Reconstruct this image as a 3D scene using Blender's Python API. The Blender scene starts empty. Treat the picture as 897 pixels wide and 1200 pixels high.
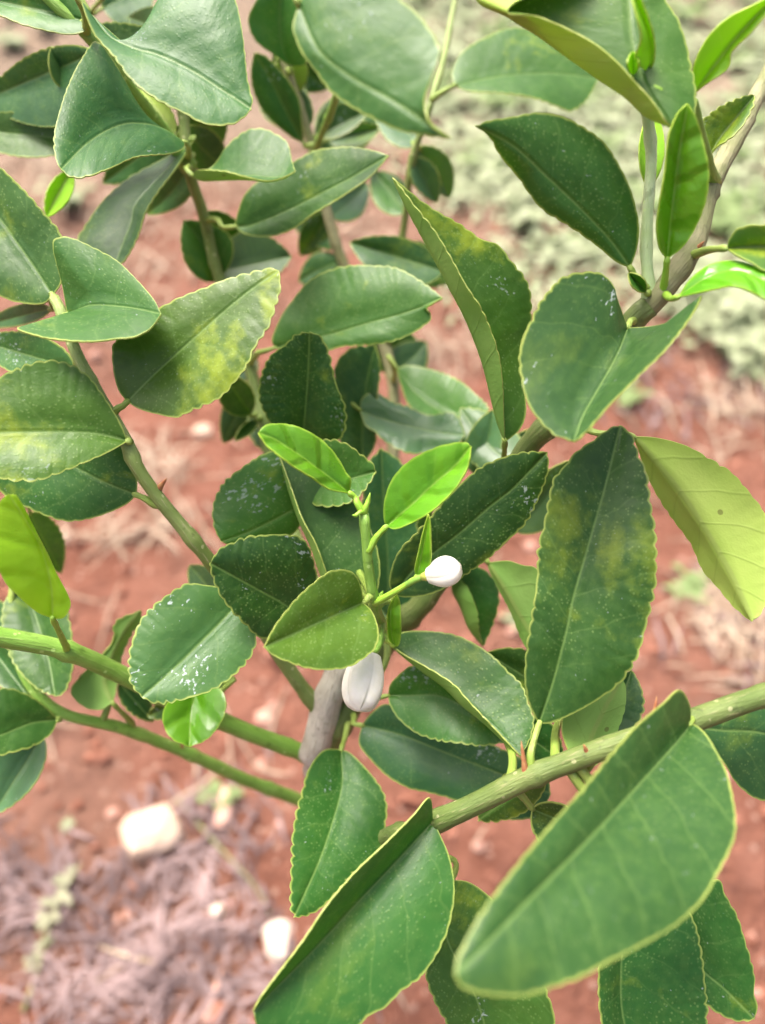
import bpy, bmesh, math, random
from mathutils import Vector, Matrix, noise

# ------------------------------------------------------------------ camera, sky, sun, exposure
random.seed(7)
scn = bpy.context.scene
COL = scn.collection
H = 0.66                       # camera height above the soil (m)
PITCH = math.radians(55)       # looking down
FPX = 901.0                    # focal length in photo pixels (897 x 1200)
CAM = Vector((0, 0, H))
FWD = Vector((0, math.cos(PITCH), -math.sin(PITCH)))
UPV = Vector((0, math.sin(PITCH), math.cos(PITCH)))
RGT = Vector((1, 0, 0))
cd = bpy.data.cameras.new('camera')
co = bpy.data.objects.new('camera', cd)
COL.objects.link(co)
co.location = CAM
co.rotation_euler = (math.pi / 2 - PITCH, 0, 0)
cd.sensor_fit = 'VERTICAL'
cd.sensor_height = 36.0
cd.lens = FPX / 1200 * 36.0
cd.clip_start = 0.01
cd.clip_end = 500
cd.dof.use_dof = True
cd.dof.focus_distance = 0.178
cd.dof.aperture_fstop = 7.6
scn.camera = co

SUN_EL, SUN_AZ = math.radians(62), math.radians(-35)   # azimuth measured from +Y towards +X
w = bpy.data.worlds.new('World')
scn.world = w
w.use_nodes = True
nt = w.node_tree
sky = nt.nodes.new('ShaderNodeTexSky')
sky.sky_type = 'NISHITA'
sky.sun_disc = False
sky.sun_elevation = SUN_EL
sky.sun_rotation = SUN_AZ
sky.air_density = 0.55
sky.dust_density = 10.0
sky.ozone_density = 0.6
nt.links.new(sky.outputs[0], nt.nodes['Background'].inputs[0])
nt.nodes['Background'].inputs[1].default_value = 0.135
sl = bpy.data.lights.new('sun', 'SUN')
so = bpy.data.objects.new('sun', sl)
COL.objects.link(so)
sl.energy = 1.5
sl.angle = math.radians(20)
sl.color = (1.0, 0.965, 0.91)
sd = Vector((math.sin(SUN_AZ) * math.cos(SUN_EL), math.cos(SUN_AZ) * math.cos(SUN_EL), math.sin(SUN_EL)))
so.rotation_euler = sd.to_track_quat('Z', 'Y').to_euler()
so.location = (0, 0, 5)
scn.view_settings.view_transform = 'Standard'
scn.view_settings.look = 'None'
scn.view_settings.gamma = 1.0
scn.view_settings.use_curve_mapping = False
scn.view_settings.exposure = 1.62
scn.cycles.max_bounces = 7
scn.cycles.diffuse_bounces = 4
scn.cycles.glossy_bounces = 2


# ------------------------------------------------------------------ helpers
def P(px, py, zcm):
    """photo pixel + depth along the optical axis (cm) -> world point"""
    z = zcm * 0.01
    return CAM + (FWD + RGT * ((px - 448.5) / FPX) - UPV * ((py - 600) / FPX)) * z


def gheight(x, y):
    v = Vector((x, y, 0.0))
    h = 0.018 * noise.noise(v * 3.1) + 0.010 * noise.noise(v * 9.0 + Vector((4, 1, 0)))
    d = math.hypot(x, y)
    if d < 3:
        h += 0.0075 * noise.noise(v * 28.0) + 0.0045 * noise.noise(v * 70.0)
        h += 0.002 * noise.noise(v * 160.0)
    return h


def G(px, py, up=0.0):
    """photo pixel -> point on the soil"""
    d = FWD + RGT * ((px - 448.5) / FPX) - UPV * ((py - 600) / FPX)
    p = CAM + d * (H / -d.z)
    return Vector((p.x, p.y, gheight(p.x, p.y) + up))


def mesh_obj(name, verts, faces, mats, parent=None, smooth=True, origin=None, midx=None, attrs=None):
    me = bpy.data.meshes.new(name)
    o = bpy.data.objects.new(name, me)
    COL.objects.link(o)
    org = Vector(origin) if origin is not None else Vector((0, 0, 0))
    me.from_pydata([tuple(Vector(v) - org) for v in verts], [], faces)
    for m in (mats if isinstance(mats, (list, tuple)) else [mats]):
        me.materials.append(m)
    if midx:
        me.polygons.foreach_set('material_index', midx)
    if smooth:
        me.polygons.foreach_set('use_smooth', [True] * len(me.polygons))
    for an, (ty, data) in (attrs or {}).items():
        a = me.attributes.new(an, ty, 'POINT')
        if ty == 'FLOAT_VECTOR':
            a.data.foreach_set('vector', [c for v in data for c in v])
        else:
            a.data.foreach_set('value', data)
    me.update()
    if parent is not None:
        o.parent = parent
        pw = parent_world(parent)
        o.location = org - pw
    else:
        o.location = org
    return o


def parent_world(o):
    p = Vector(o.location)
    while o.parent:
        o = o.parent
        p = p + Vector(o.location)
    return p


def tag(o, label=None, cat=None, group=None, kind=None):
    if label: o['label'] = label
    if cat: o['category'] = cat
    if group: o['group'] = group
    if kind: o['kind'] = kind
    return o


def empty(name, loc):
    o = bpy.data.objects.new(name, None)
    o.empty_display_size = 0.02
    COL.objects.link(o)
    o.location = loc
    return o


def catmull(pts, n):
    """dense Catmull-Rom through pts (tuples of any length), resampled to n+1 points of equal arc length"""
    k = len(pts[0])
    q = [tuple(2 * a - b for a, b in zip(pts[0], pts[1]))] + list(pts) + [tuple(2 * a - b for a, b in zip(pts[-1], pts[-2]))]
    out = []
    for i in range(1, len(q) - 2):
        p0, p1, p2, p3 = q[i - 1], q[i], q[i + 1], q[i + 2]
        for j in range(12):
            t = j / 12
            out.append(tuple(0.5 * ((2 * p1[c]) + (-p0[c] + p2[c]) * t + (2 * p0[c] - 5 * p1[c] + 4 * p2[c] - p3[c]) * t * t
                                    + (-p0[c] + 3 * p1[c] - 3 * p2[c] + p3[c]) * t ** 3) for c in range(k)))
    out.append(tuple(pts[-1]))
    L = [0]
    for a, b in zip(out, out[1:]):
        L.append(L[-1] + math.sqrt(sum((x - y) ** 2 for x, y in zip(a[:3], b[:3]))))
    res, j = [], 0
    for i in range(n + 1):
        s = L[-1] * i / n
        while j < len(L) - 2 and L[j + 1] < s:
            j += 1
        d = L[j + 1] - L[j]
        f = (s - L[j]) / d if d > 1e-9 else 0
        f = min(max(f, 0), 1)
        res.append(tuple(a + (b - a) * f for a, b in zip(out[j], out[j + 1])))
    return res


def tube_data(path, radii, sides=10, wob=0.0, cap=True):
    """path: list of Vector; radii per point"""
    V, F = [], []
    up = Vector((0.3, 0.2, 0.9)).normalized()
    n = len(path)
    prev = None
    for i, p in enumerate(path):
        d = (path[min(i + 1, n - 1)] - path[max(i - 1, 0)]).normalized()
        if prev is None:
            a = d.cross(up)
            if a.length < 1e-4: a = d.cross(Vector((1, 0, 0)))
            a.normalize()
        else:
            a = (prev - d * prev.dot(d)).normalized()
        prev = a
        b = d.cross(a)
        for s in range(sides):
            th = 2 * math.pi * s / sides
            r = radii[i]
            if wob:
                r *= 1 + wob * noise.noise((p + (a * math.cos(th) + b * math.sin(th)) * r) * 160.0)
            V.append(p + (a * math.cos(th) + b * math.sin(th)) * r)
    for i in range(n - 1):
        for s in range(sides):
            s2 = (s + 1) % sides
            F.append((i * sides + s, i * sides + s2, (i + 1) * sides + s2, (i + 1) * sides + s))
    if cap:
        F.append(tuple(range(sides))[::-1])
        F.append(tuple((n - 1) * sides + s for s in range(sides)))
    return V, F


def tube_co(path, rad, sides):
    """texture coordinates that run along a tube: (length, r cos, r sin)"""
    out, u = [], 0.0
    for i, p in enumerate(path):
        if i: u += (p - path[i - 1]).length
        for k in range(sides):
            th = 2 * math.pi * k / sides
            out.append((u, rad[i] * math.cos(th), rad[i] * math.sin(th)))
    return out


# ------------------------------------------------------------------ materials
class N:
    def __init__(s, name):
        s.m = bpy.data.materials.new(name)
        s.m.use_nodes = True
        s.t = s.m.node_tree
        s.t.nodes.clear()
        s.out = s.t.nodes.new('ShaderNodeOutputMaterial')

    def n(s, ty, ins=None, **kw):
        nd = s.t.nodes.new('ShaderNode' + ty)
        for k, v in kw.items():
            setattr(nd, k, v)
        for k, v in (ins or {}).items():
            s.set(nd.inputs[k], v)
        return nd

    def set(s, sock, v):
        if hasattr(v, 'is_output') or isinstance(v, bpy.types.NodeSocket):
            s.t.links.new(v, sock)
        elif isinstance(v, (tuple, list)) and sock.type == 'RGBA' and len(v) == 3:
            sock.default_value = (*v, 1)
        else:
            sock.default_value = v

    def math(s, op, a, b=None, c=None, clamp=False):
        nd = s.n('Math', operation=op, use_clamp=clamp)
        s.set(nd.inputs[0], a)
        if b is not None: s.set(nd.inputs[1], b)
        if c is not None: s.set(nd.inputs[2], c)
        return nd.outputs[0]

    def mix(s, f, a, b, mode='MIX'):
        nd = s.n('Mix', data_type='RGBA', blend_type=mode)
        s.set(nd.inputs[0], f); s.set(nd.inputs[6], a); s.set(nd.inputs[7], b)
        return nd.outputs[2]

    def step(s, v, a, b):
        """smoothstep mapping a..b to 0..1"""
        nd = s.n('MapRange', interpolation_type='SMOOTHSTEP')
        s.set(nd.inputs[0], v); nd.inputs[1].default_value = a; nd.inputs[2].default_value = b
        return nd.outputs[0]

    def noise(s, vec, scale, detail=2, rough=0.5, dist=0.0):
        nd = s.n('TexNoise', {'Scale': scale, 'Detail': detail, 'Roughness': rough, 'Distortion': dist})
        if vec is not None: s.set(nd.inputs['Vector'], vec)
        return nd.outputs[0]

    def bsdf(s, **kw):
        nd = s.n('BsdfPrincipled')
        for k, v in kw.items():
            s.set(nd.inputs[k.replace('_', ' ')], v)
        return nd

    def done(s, sh):
        s.t.links.new(sh, s.out.inputs[0])
        return s.m


def leaf_coords(g):
    at = g.n('Attribute', attribute_name='leafco')
    sx = g.n('SeparateXYZ', {0: at.outputs['Vector']})
    oi = g.n('ObjectInfo')
    off = g.math('MULTIPLY', oi.outputs['Random'], 37.0)
    cm = g.n('CombineXYZ', {0: off, 1: g.math('MULTIPLY', oi.outputs['Random'], 11.0), 2: off})
    fl = g.n('CombineXYZ', {0: sx.outputs[0], 1: sx.outputs[1], 2: 0.0})
    vec = g.n('VectorMath', {0: fl.outputs[0], 1: cm.outputs[0]}, operation='ADD').outputs[0]
    return sx.outputs[0], sx.outputs[1], sx.outputs[2], vec, oi.outputs['Random']


def leaf_top(name, ca, cb, yellow=0.3, speck=0.5, rough=0.44, trans=0.33, tcol=(0.20, 0.40, 0.025), rim=(0.36, 0.44, 0.10), gland=0.35, vein=0.2, veincol=(0.16, 0.27, 0.07), bumpv=0.25, clo=0.60, spec=0.45, mott=0.15, blo=0.57):
    g = N(name)
    u, v, e, vec, rnd = leaf_coords(g)
    av = g.math('ABSOLUTE', v)
    n1 = g.noise(vec, 62, 3, 0.6)
    n2 = g.noise(vec, 40, 3, 0.65, 0.4)
    nf = g.noise(vec, 420, 3, 0.65)
    col = g.mix(g.step(n1, 0.32, 0.68), ca, cb)
    col = g.n('HueSaturation', {'Hue': g.math('MULTIPLY_ADD', rnd, 0.03, 0.483), 'Saturation': 1.0,
                                'Value': g.math('MULTIPLY_ADD', g.math('FRACT', g.math('MULTIPLY', rnd, 7.31)), 0.55, 0.74), 'Color': col}).outputs[0]
    # fine mottling of the blade
    col = g.mix(g.math('MULTIPLY', g.step(nf, 0.40, 0.66), mott), col, (0.11, 0.22, 0.045))
    # chlorotic blotches with a tan heart
    q2 = g.math('ADD', n2, g.math('MULTIPLY_ADD', nf, 0.22, -0.11))
    col = g.mix(g.math('MULTIPLY', g.step(q2, blo, blo + 0.16), yellow), col, (0.28, 0.36, 0.018))
    col = g.mix(g.math('MULTIPLY', g.step(q2, 0.74, 0.82), yellow * 0.6), col, (0.30, 0.22, 0.03))
    # oil glands
    vo = g.n('TexVoronoi', {'Vector': vec, 'Scale': 1050.0, 'Randomness': 0.9})
    gl = g.math('SUBTRACT', 1.0, g.step(vo.outputs['Distance'], 0.12, 0.36))
    col = g.mix(g.math('MULTIPLY', g.math('MULTIPLY', gl, g.step(n1, 0.35, 0.6)), gland), col, (0.22, 0.33, 0.10))
    # lateral veins, bending forward and fading
    q = g.math('ADD', g.math('SUBTRACT', u, g.math('MULTIPLY', av, 0.75)), g.math('MULTIPLY', g.math('SUBTRACT', n2, 0.5), 0.010))
    sgn = g.math('MULTIPLY', g.math('GREATER_THAN', v, 0.0), 0.0041)
    fr = g.math('FRACT', g.math('DIVIDE', g.math('ADD', g.math('ADD', q, sgn), 1.0), 0.0088))
    dv = g.math('ABSOLUTE', g.math('SUBTRACT', fr, 0.5))
    lv = g.math('MULTIPLY', g.math('SUBTRACT', 1.0, g.step(dv, 0.0, 0.05)), g.step(n1, 0.30, 0.55))
    lvw = g.math('SUBTRACT', 1.0, g.step(dv, 0.0, 0.30))
    mr = g.math('SUBTRACT', 1.0, g.step(av, 0.00005, 0.00045))
    col = g.mix(g.math('MULTIPLY', lv, vein), col, veincol)
    col = g.mix(g.math('MULTIPLY', mr, 0.6), col, veincol)
    # chalky dried spray: irregular flecks in clusters
    sp = 0.0
    if speck:
        clus = g.step(g.noise(vec, 66, 2), clo, clo + 0.10)
        fl = g.noise(vec, 950, 2, 0.5, 0.2)
        sp = g.math('MULTIPLY', g.step(g.math('ADD', fl, g.math('MULTIPLY', clus, 0.15)), 0.71, 0.83), speck)
        col = g.mix(sp, col, (0.46, 0.53, 0.53))
    # pale margin
    en = g.math('ADD', e, g.math('MULTIPLY', g.math('SUBTRACT', nf, 0.5), 0.0007))
    mg = g.math('SUBTRACT', 1.0, g.step(en, 0.00014, 0.00060))
    col = g.mix(g.math('MULTIPLY', mg, g.math('MULTIPLY_ADD', n1, 0.9, 0.25)), col, rim)
    hgt = g.math('ADD', g.math('MULTIPLY', gl, 0.10), g.math('MULTIPLY', lvw, -bumpv))
    hgt = g.math('ADD', hgt, g.math('MULTIPLY', g.step(av, 0.0, 0.0010), 0.8))
    hgt = g.math('ADD', hgt, g.math('MULTIPLY', g.noise(vec, 210, 3, 0.6), 1.1))
    bp = g.n('Bump', {'Strength': 0.55, 'Distance': 0.0004, 'Height': hgt})
    ro = g.math('MULTIPLY_ADD', q2, 0.30, rough - 0.13)
    if speck: ro = g.math('ADD', ro, g.math('MULTIPLY', sp, 0.4))
    b = g.bsdf(Base_Color=col, Roughness=ro, Normal=bp.outputs[0], Specular_IOR_Level=spec)
    tr = g.n('BsdfTranslucent', {'Color': g.mix(0.55, g.mix(1.0, col, (2.2, 2.0, 1.2), 'MULTIPLY'), tcol)})
    mx = g.n('MixShader', {0: trans, 1: b.outputs[0], 2: tr.outputs[0]})
    return g.done(mx.outputs[0])


def leaf_under(name, ca, cb, trans=0.45, tcol=(0.24, 0.36, 0.04), rough=0.6):
    g = N(name)
    u, v, e, vec, rnd = leaf_coords(g)
    av = g.math('ABSOLUTE', v)
    col = g.mix(g.step(g.noise(vec, 60, 3), 0.3, 0.7), ca, cb)
    q = g.math('ADD', g.math('SUBTRACT', u, g.math('MULTIPLY', av, 0.75)), g.math('MULTIPLY', g.math('SUBTRACT', g.noise(vec, 90, 1), 0.5), 0.004))
    fr = g.math('FRACT', g.math('DIVIDE', g.math('ADD', q, 1.0), 0.0088))
    lv = g.math('SUBTRACT', 1.0, g.step(g.math('ABSOLUTE', g.math('SUBTRACT', fr, 0.5)), 0.0, 0.06))
    col = g.mix(g.math('MULTIPLY', lv, 0.14), col, (0.12, 0.20, 0.03))
    mr = g.math('SUBTRACT', 1.0, g.step(av, 0.0004, 0.0009))
    col = g.mix(g.math('MULTIPLY', mr, 0.5), col, (0.34, 0.42, 0.12))
    vo = g.n('TexVoronoi', {'Vector': vec, 'Scale': 190.0})
    cr = g.n('SeparateColor', {0: vo.outputs['Color']})
    sp = g.math('MULTIPLY', g.math('LESS_THAN', vo.outputs['Distance'], 0.13), g.math('GREATER_THAN', cr.outputs[0], 0.80))
    col = g.mix(g.math('MULTIPLY', sp, 0.6), col, (0.10, 0.07, 0.02))
    hg = g.math('ADD', g.noise(vec, 1100, 2), g.math('MULTIPLY', lv, 0.6))
    bp = g.n('Bump', {'Strength': 0.4, 'Distance': 0.0003, 'Height': hg})
    b = g.bsdf(Base_Color=col, Roughness=rough, Normal=bp.outputs[0], Specular_IOR_Level=0.35)
    tr = g.n('BsdfTranslucent', {'Color': g.mix(0.5, col, tcol)})
    mx = g.n('MixShader', {0: trans, 1: b.outputs[0], 2: tr.outputs[0]})
    return g.done(mx.outputs[0])


def plain(name, ca, cb, scale=200, rough=0.6, trans=0.0, bump=0.0, bdist=0.0005, spec=0.4, detail=3):
    g = N(name)
    tc = g.n('TexCoord').outputs['Object']
    n1 = g.noise(tc, scale, detail, 0.6)
    col = g.mix(g.step(n1, 0.3, 0.7), ca, cb)
    kw = dict(Base_Color=col, Roughness=rough, Specular_IOR_Level=spec)
    if bump:
        kw['Normal'] = g.n('Bump', {'Strength': bump, 'Distance': bdist, 'Height': g.noise(tc, scale * 2.5, 4, 0.6)}).outputs[0]
    b = g.bsdf(**kw)
    if trans:
        tr = g.n('BsdfTranslucent', {'Color': col})
        return g.done(g.n('MixShader', {0: trans, 1: b.outputs[0], 2: tr.outputs[0]}).outputs[0])
    return g.done(b.outputs[0])


RIM = plain('leaf_rim', (0.30, 0.38, 0.08), (0.40, 0.46, 0.13), 700, 0.5, 0.3)
RIMY = plain('young_leaf_rim', (0.30, 0.46, 0.04), (0.42, 0.56, 0.08), 700, 0.45, 0.3)
UND = leaf_under('leaf_underside', (0.22, 0.42, 0.085), (0.29, 0.49, 0.115), 0.42, (0.36, 0.66, 0.07))
UNDY = leaf_under('yellow_leaf_underside', (0.40, 0.57, 0.10), (0.49, 0.64, 0.14), 0.45, (0.54, 0.76, 0.08))
UNDB = leaf_under('young_leaf_underside', (0.26, 0.54, 0.03), (0.33, 0.60, 0.05), 0.5, (0.44, 0.76, 0.03), 0.45)
KINDS = {
    'dark': (leaf_top('dark_leaf', (0.0182, 0.0712, 0.0113), (0.0267, 0.0950, 0.0140), 0.4, 0.6, gland=0.45), UND, RIM),
    'mid': (leaf_top('green_leaf', (0.0281, 0.1085, 0.0127), (0.0393, 0.1340, 0.0160), 0.6, 0.5), UND, RIM),
    'light': (leaf_top('blotched_leaf', (0.0407, 0.1200, 0.0089), (0.0651, 0.1600, 0.0133), 0.66, 0.35, blo=0.51), UND, RIM),
    'blue': (leaf_top('bluish_leaf', (0.0197, 0.0797, 0.0227), (0.0281, 0.1018, 0.0286), 0.25, 0.6, rough=0.46), UND, RIM),
    'pale': (leaf_top('pale_leaf', (0.0723, 0.1672, 0.0680), (0.1020, 0.2068, 0.0892), 0.2, 0.5, rough=0.38, gland=0.15), UND, RIM),
    'soft': (leaf_top('soft_green_leaf', (0.0253, 0.0950, 0.0186), (0.0351, 0.1170, 0.0239), 0.06, 0.5, gland=0.22, vein=0.30), UND, RIM),
    'plain': (leaf_top('plain_green_leaf', (0.0225, 0.0899, 0.0147), (0.0295, 0.1102, 0.0173), 0.12, 0.4, gland=0.25), UND, RIM),
    'spatter': (leaf_top('spattered_leaf', (0.0340, 0.1040, 0.0252), (0.0444, 0.1240, 0.0311), 0.1, 0.95, gland=0.15, clo=0.57), UND, RIM),
    'yellow': (leaf_top('yellowing_leaf', (0.0518, 0.1360, 0.0148), (0.0814, 0.1720, 0.0185), 0.8, 0.4), UNDY, RIM),
    'young': (leaf_top('young_leaf', (0.095, 0.32, 0.012), (0.14, 0.40, 0.018), 0.05, 0.0, rough=0.30, trans=0.42, spec=0.6, mott=0.0,
                       tcol=(0.25, 0.48, 0.02), rim=(0.34, 0.52, 0.06), gland=0.05, vein=0.22, veincol=(0.24, 0.44, 0.05), bumpv=2.2), UNDB, RIMY),
    'lime': (leaf_top('lime_leaf', (0.27, 0.58, 0.018), (0.36, 0.66, 0.035), 0.0, 0.0, mott=0.0, rough=0.36, trans=0.5,
                      tcol=(0.52, 0.72, 0.03), rim=(0.42, 0.58, 0.08), gland=0.05, vein=0.25, veincol=(0.34, 0.52, 0.08), bumpv=0.9), UNDB, RIMY),
}


def stem_mat(name, ca, cb, cc, rough=0.55, rel=0.6):
    g = N(name)
    at = g.n('Attribute', attribute_name='leafco').outputs['Vector']
    st = g.n('VectorMath', {0: at, 1: (0.12, 1.0, 1.0)}, operation='MULTIPLY').outputs[0]
    tc = g.n('TexCoord').outputs['Object']
    col = g.mix(g.step(g.noise(tc, 90, 3, 0.6), 0.35, 0.65), ca, cb)
    stn = g.noise(st, 1500, 3, 0.7, 0.3)
    col = g.mix(g.math('MULTIPLY', g.step(stn, 0.56, 0.70), 0.75), col, cc)
    col = g.mix(g.math('MULTIPLY', g.step(g.noise(tc, 260, 3, 0.7), 0.60, 0.70), 0.5), col, tuple(0.45 * x for x in ca))
    vo = g.n('TexVoronoi', {'Vector': tc, 'Scale': 420.0})
    cr = g.n('SeparateColor', {0: vo.outputs['Color']})
    ln = g.math('MULTIPLY', g.math('LESS_THAN', vo.outputs['Distance'], 0.22), g.math('GREATER_THAN', cr.outputs[0], 0.72))
    col = g.mix(g.math('MULTIPLY', ln, 0.55), col, tuple(min(0.7, 1.5 * x + 0.05) for x in cc))
    bp = g.n('Bump', {'Strength': rel, 'Distance': 0.0008, 'Height': g.math('ADD', stn, g.math('MULTIPLY', ln, 0.5))})
    b = g.bsdf(Base_Color=col, Roughness=rough, Normal=bp.outputs[0], Specular_IOR_Level=0.4)
    return g.done(b.outputs[0])


M_STEM = stem_mat('green_stem', (0.16, 0.23, 0.055), (0.21, 0.28, 0.08), (0.34, 0.34, 0.17))
M_STEMB = stem_mat('fresh_green_stem', (0.15, 0.30, 0.04), (0.20, 0.36, 0.06), (0.28, 0.42, 0.11), rough=0.42)
M_STEMP = stem_mat('pale_green_stem', (0.40, 0.54, 0.24), (0.50, 0.62, 0.34), (0.30, 0.44, 0.14))
M_STEMO = stem_mat('olive_stem', (0.085, 0.130, 0.028), (0.125, 0.170, 0.045), (0.22, 0.22, 0.10))
M_TWIG = stem_mat('grey_brown_twig', (0.15, 0.165, 0.065), (0.24, 0.235, 0.125), (0.10, 0.10, 0.04), rough=0.75)
M_BARK = stem_mat('grey_bark', (0.36, 0.33, 0.26), (0.52, 0.49, 0.41), (0.15, 0.13, 0.08), rough=0.85, rel=1.0)
M_PET = stem_mat('yellow_green_petiole', (0.19, 0.28, 0.045), (0.25, 0.34, 0.07), (0.15, 0.23, 0.045), rough=0.5)
M_PETY = stem_mat('young_petiole', (0.20, 0.38, 0.03), (0.26, 0.44, 0.05), (0.30, 0.46, 0.09), rough=0.42)
M_THORN = plain('thorn_red', (0.30, 0.10, 0.05), (0.36, 0.20, 0.08), 600, 0.5)
M_BUD = plain('bud_petal', (0.90, 0.89, 0.78), (0.94, 0.93, 0.86), 400, 0.4, 0.4, 0.1)
M_CAL = plain('calyx_green', (0.36, 0.42, 0.07), (0.46, 0.48, 0.12), 700, 0.5)


# ------------------------------------------------------------------ the soil
def build_ground():
    n = 420
    a, b = 0.075, math.asinh(120 / 0.075)
    xs = [a * math.sinh(b * (2 * i / n - 1)) for i in range(n + 1)]
    V, F = [], []
    for j in range(n + 1):
        y = xs[j] + 0.32
        for i in range(n + 1):
            V.append((xs[i], y, gheight(xs[i], y)))
    for j in range(n):
        for i in range(n):
            k = j * (n + 1) + i
            F.append((k, k + 1, k + n + 2, k + n + 1))
    g = N('red_soil')
    tc = g.n('TexCoord').outputs['Object']
    c = g.mix(g.step(g.noise(tc, 14, 5, 0.65), 0.34, 0.66), (0.185, 0.076, 0.049), (0.262, 0.117, 0.080))
    c = g.mix(g.math('MULTIPLY', g.step(g.noise(tc, 90, 4, 0.7), 0.52, 0.72), 0.6), c, (0.31, 0.15, 0.105))
    c = g.mix(g.math('MULTIPLY', g.step(g.noise(tc, 60, 4, 0.7, 0.4), 0.56, 0.70), 0.45), c, (0.11, 0.052, 0.042))
    vo = g.n('TexVoronoi', {'Vector': tc, 'Scale': 130.0})
    cr = g.n('SeparateColor', {0: vo.outputs['Color']})
    c = g.mix(g.math('MULTIPLY', g.math('MULTIPLY', g.math('LESS_THAN', vo.outputs['Distance'], 0.35), g.math('GREATER_THAN', cr.outputs[0], 0.86)), 0.7), c, (0.42, 0.28, 0.22))
    # dusty pale and mossy ground further off
    pz = g.step(g.noise(tc, 3.2, 4, 0.6), 0.48, 0.62)
    c = g.mix(g.math('MULTIPLY', pz, 0.45), c, (0.22, 0.135, 0.10))
    sy = g.n('SeparateXYZ', {0: tc}).outputs[1]
    far = g.step(g.math('ADD', sy, g.math('MULTIPLY_ADD', g.noise(tc, 5, 4, 0.6), 1.0, -0.5)), 0.75, 1.35)
    c = g.mix(g.math('MULTIPLY', far, 0.8), c, (0.25, 0.205, 0.15))
    hg = g.math('ADD', g.math('MULTIPLY', g.noise(tc, 120, 6, 0.7), 1.0), g.math('MULTIPLY', vo.outputs['Distance'], -0.4))
    bp = g.n('Bump', {'Strength': 1.0, 'Distance': 0.010, 'Height': hg})
    b2 = g.bsdf(Base_Color=c, Roughness=0.95, Normal=bp.outputs[0], Specular_IOR_Level=0.15)
    m = g.done(b2.outputs[0])
    o = mesh_obj('soil', V, F, m)
    tag(o, 'bare red-brown crumbly soil under the sapling', None, None, 'structure')


build_ground()

# ------------------------------------------------------------------ the sapling: wood
TB = G(424, 1128)
sap = empty('citrus_sapling', TB)
tag(sap, 'young citrus sapling with glossy dark green leaves and two white flower buds', 'sapling')
BR = []   # (list of Vector, list of radius)


def branch(name, pts, r0, r1, mat, label=None, sides=12, wob=0.10, n=None, nodes=True, flare=0.55):
    P3 = [tuple(P(*p)) if len(p) == 3 else tuple(p[0]) for p in pts]
    L = sum((Vector(a) - Vector(b)).length for a, b in zip(P3, P3[1:]))
    n = n or max(12, int(L / 0.0022))
    n = min(n, 220)
    path = [Vector(p) for p in catmull(P3, n)]
    rnd = random.Random(len(BR) + 3)
    nod, s = [], 0.012
    while s < L:
        nod.append(s); s += rnd.uniform(0.018, 0.034)
    rad = []
    for i in range(n + 1):
        t = i / n
        r = (r0 + (r1 - r0) * t) * (1 + flare * math.exp(-(t * L / 0.0045) ** 2))
        if nodes:
            for q in nod:
                r *= 1 + 0.22 * math.exp(-((t * L - q) / 0.0015) ** 2)
        rad.append(r)
    # slight crookedness between the nodes
    for i in range(1, n):
        t = i / n
        k = math.sin(math.pi * t)
        v = path[i] * 35
        path[i] = path[i] + Vector((noise.noise(v), noise.noise(v + Vector((9, 0, 0))), noise.noise(v + Vector((0, 7, 0))))) * 0.0016 * k
    V, F = tube_data(path, rad, sides, wob)
    o = mesh_obj(name, V, F, mat, sap, origin=path[0], attrs={'leafco': ('FLOAT_VECTOR', tube_co(path, rad, sides))})
    if label: o['label'] = label
    BR.append((path, rad))
    return o


branch('trunk', [(TB - Vector((0, 0, 0.02)),), (410, 1050, 42), (390, 965, 29), (372, 895, 23.6), (378, 850, 22.6), (392, 800, 22.0), (405, 765, 22.0)],
       0.0068, 0.0042, M_BARK, 'pale grey barked trunk', 16, 0.22)
branch('branch', [(374, 880, 23.2), (408, 838, 22.6), (440, 770, 22.4), (470, 728, 22), (500, 700, 21.5), (560, 625, 21), (620, 525, 20), (680, 465, 19), (740, 380, 17.6), (762, 358, 17.3)],
       0.0036, 0.0027, M_STEMO, 'olive green branch climbing to the right')
branch('branch', [(756, 364, 17.4), (785, 332, 17.1), (818, 285, 17.5), (838, 215, 18.4), (868, 150, 19.5), (910, 70, 21)],
       0.0026, 0.0020, M_TWIG, 'dry grey-brown twig above the folded leaf', flare=0.0)
branch('branch', [(386, 850, 22.6), (372, 830, 22.4), (336, 780, 21.6), (280, 705, 20.3), (245, 658, 19.3), (205, 610, 18.6), (165, 550, 18), (147, 510, 17.9), (120, 468, 18), (90, 415, 18.4), (72, 366, 18.6), (64, 350, 18.8)],
       0.0022, 0.0013, M_STEM)
branch('branch', [(374, 892, 23.5), (345, 878, 23.2), (265, 848, 22.2), (150, 795, 20.6), (75, 762, 19.4), (0, 746, 18.6), (-70, 738, 18)],
       0.0025, 0.0024, M_STEMB, 'smooth fresh green branch')
branch('branch', [(385, 955, 28.3), (350, 938, 27), (280, 908, 25.5), (200, 876, 23.8), (140, 852, 22.8), (75, 836, 22), (35, 800, 21.8), (10, 740, 22)],
       0.0024, 0.0014, M_STEMB)
branch('branch', [(390, 965, 29), (420, 1010, 24), (455, 985, 20), (508, 957, 17.6), (575, 930, 16.9), (650, 902, 16.5), (725, 872, 16.1), (814, 841, 15.9), (900, 814, 16.2), (980, 800, 17)],
       0.0024, 0.0024, M_STEMO, 'thick olive branch with thorns')
branch('branch', [(396, 792, 22), (372, 700, 23.5), (335, 600, 25), (305, 480, 25.5), (293, 425, 25.5), (256, 320, 25), (236, 248, 24), (223, 200, 23), (216, 140, 22.5), (205, 60, 22), (190, -40, 22)],
       0.0026, 0.0014, M_STEM)
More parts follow.
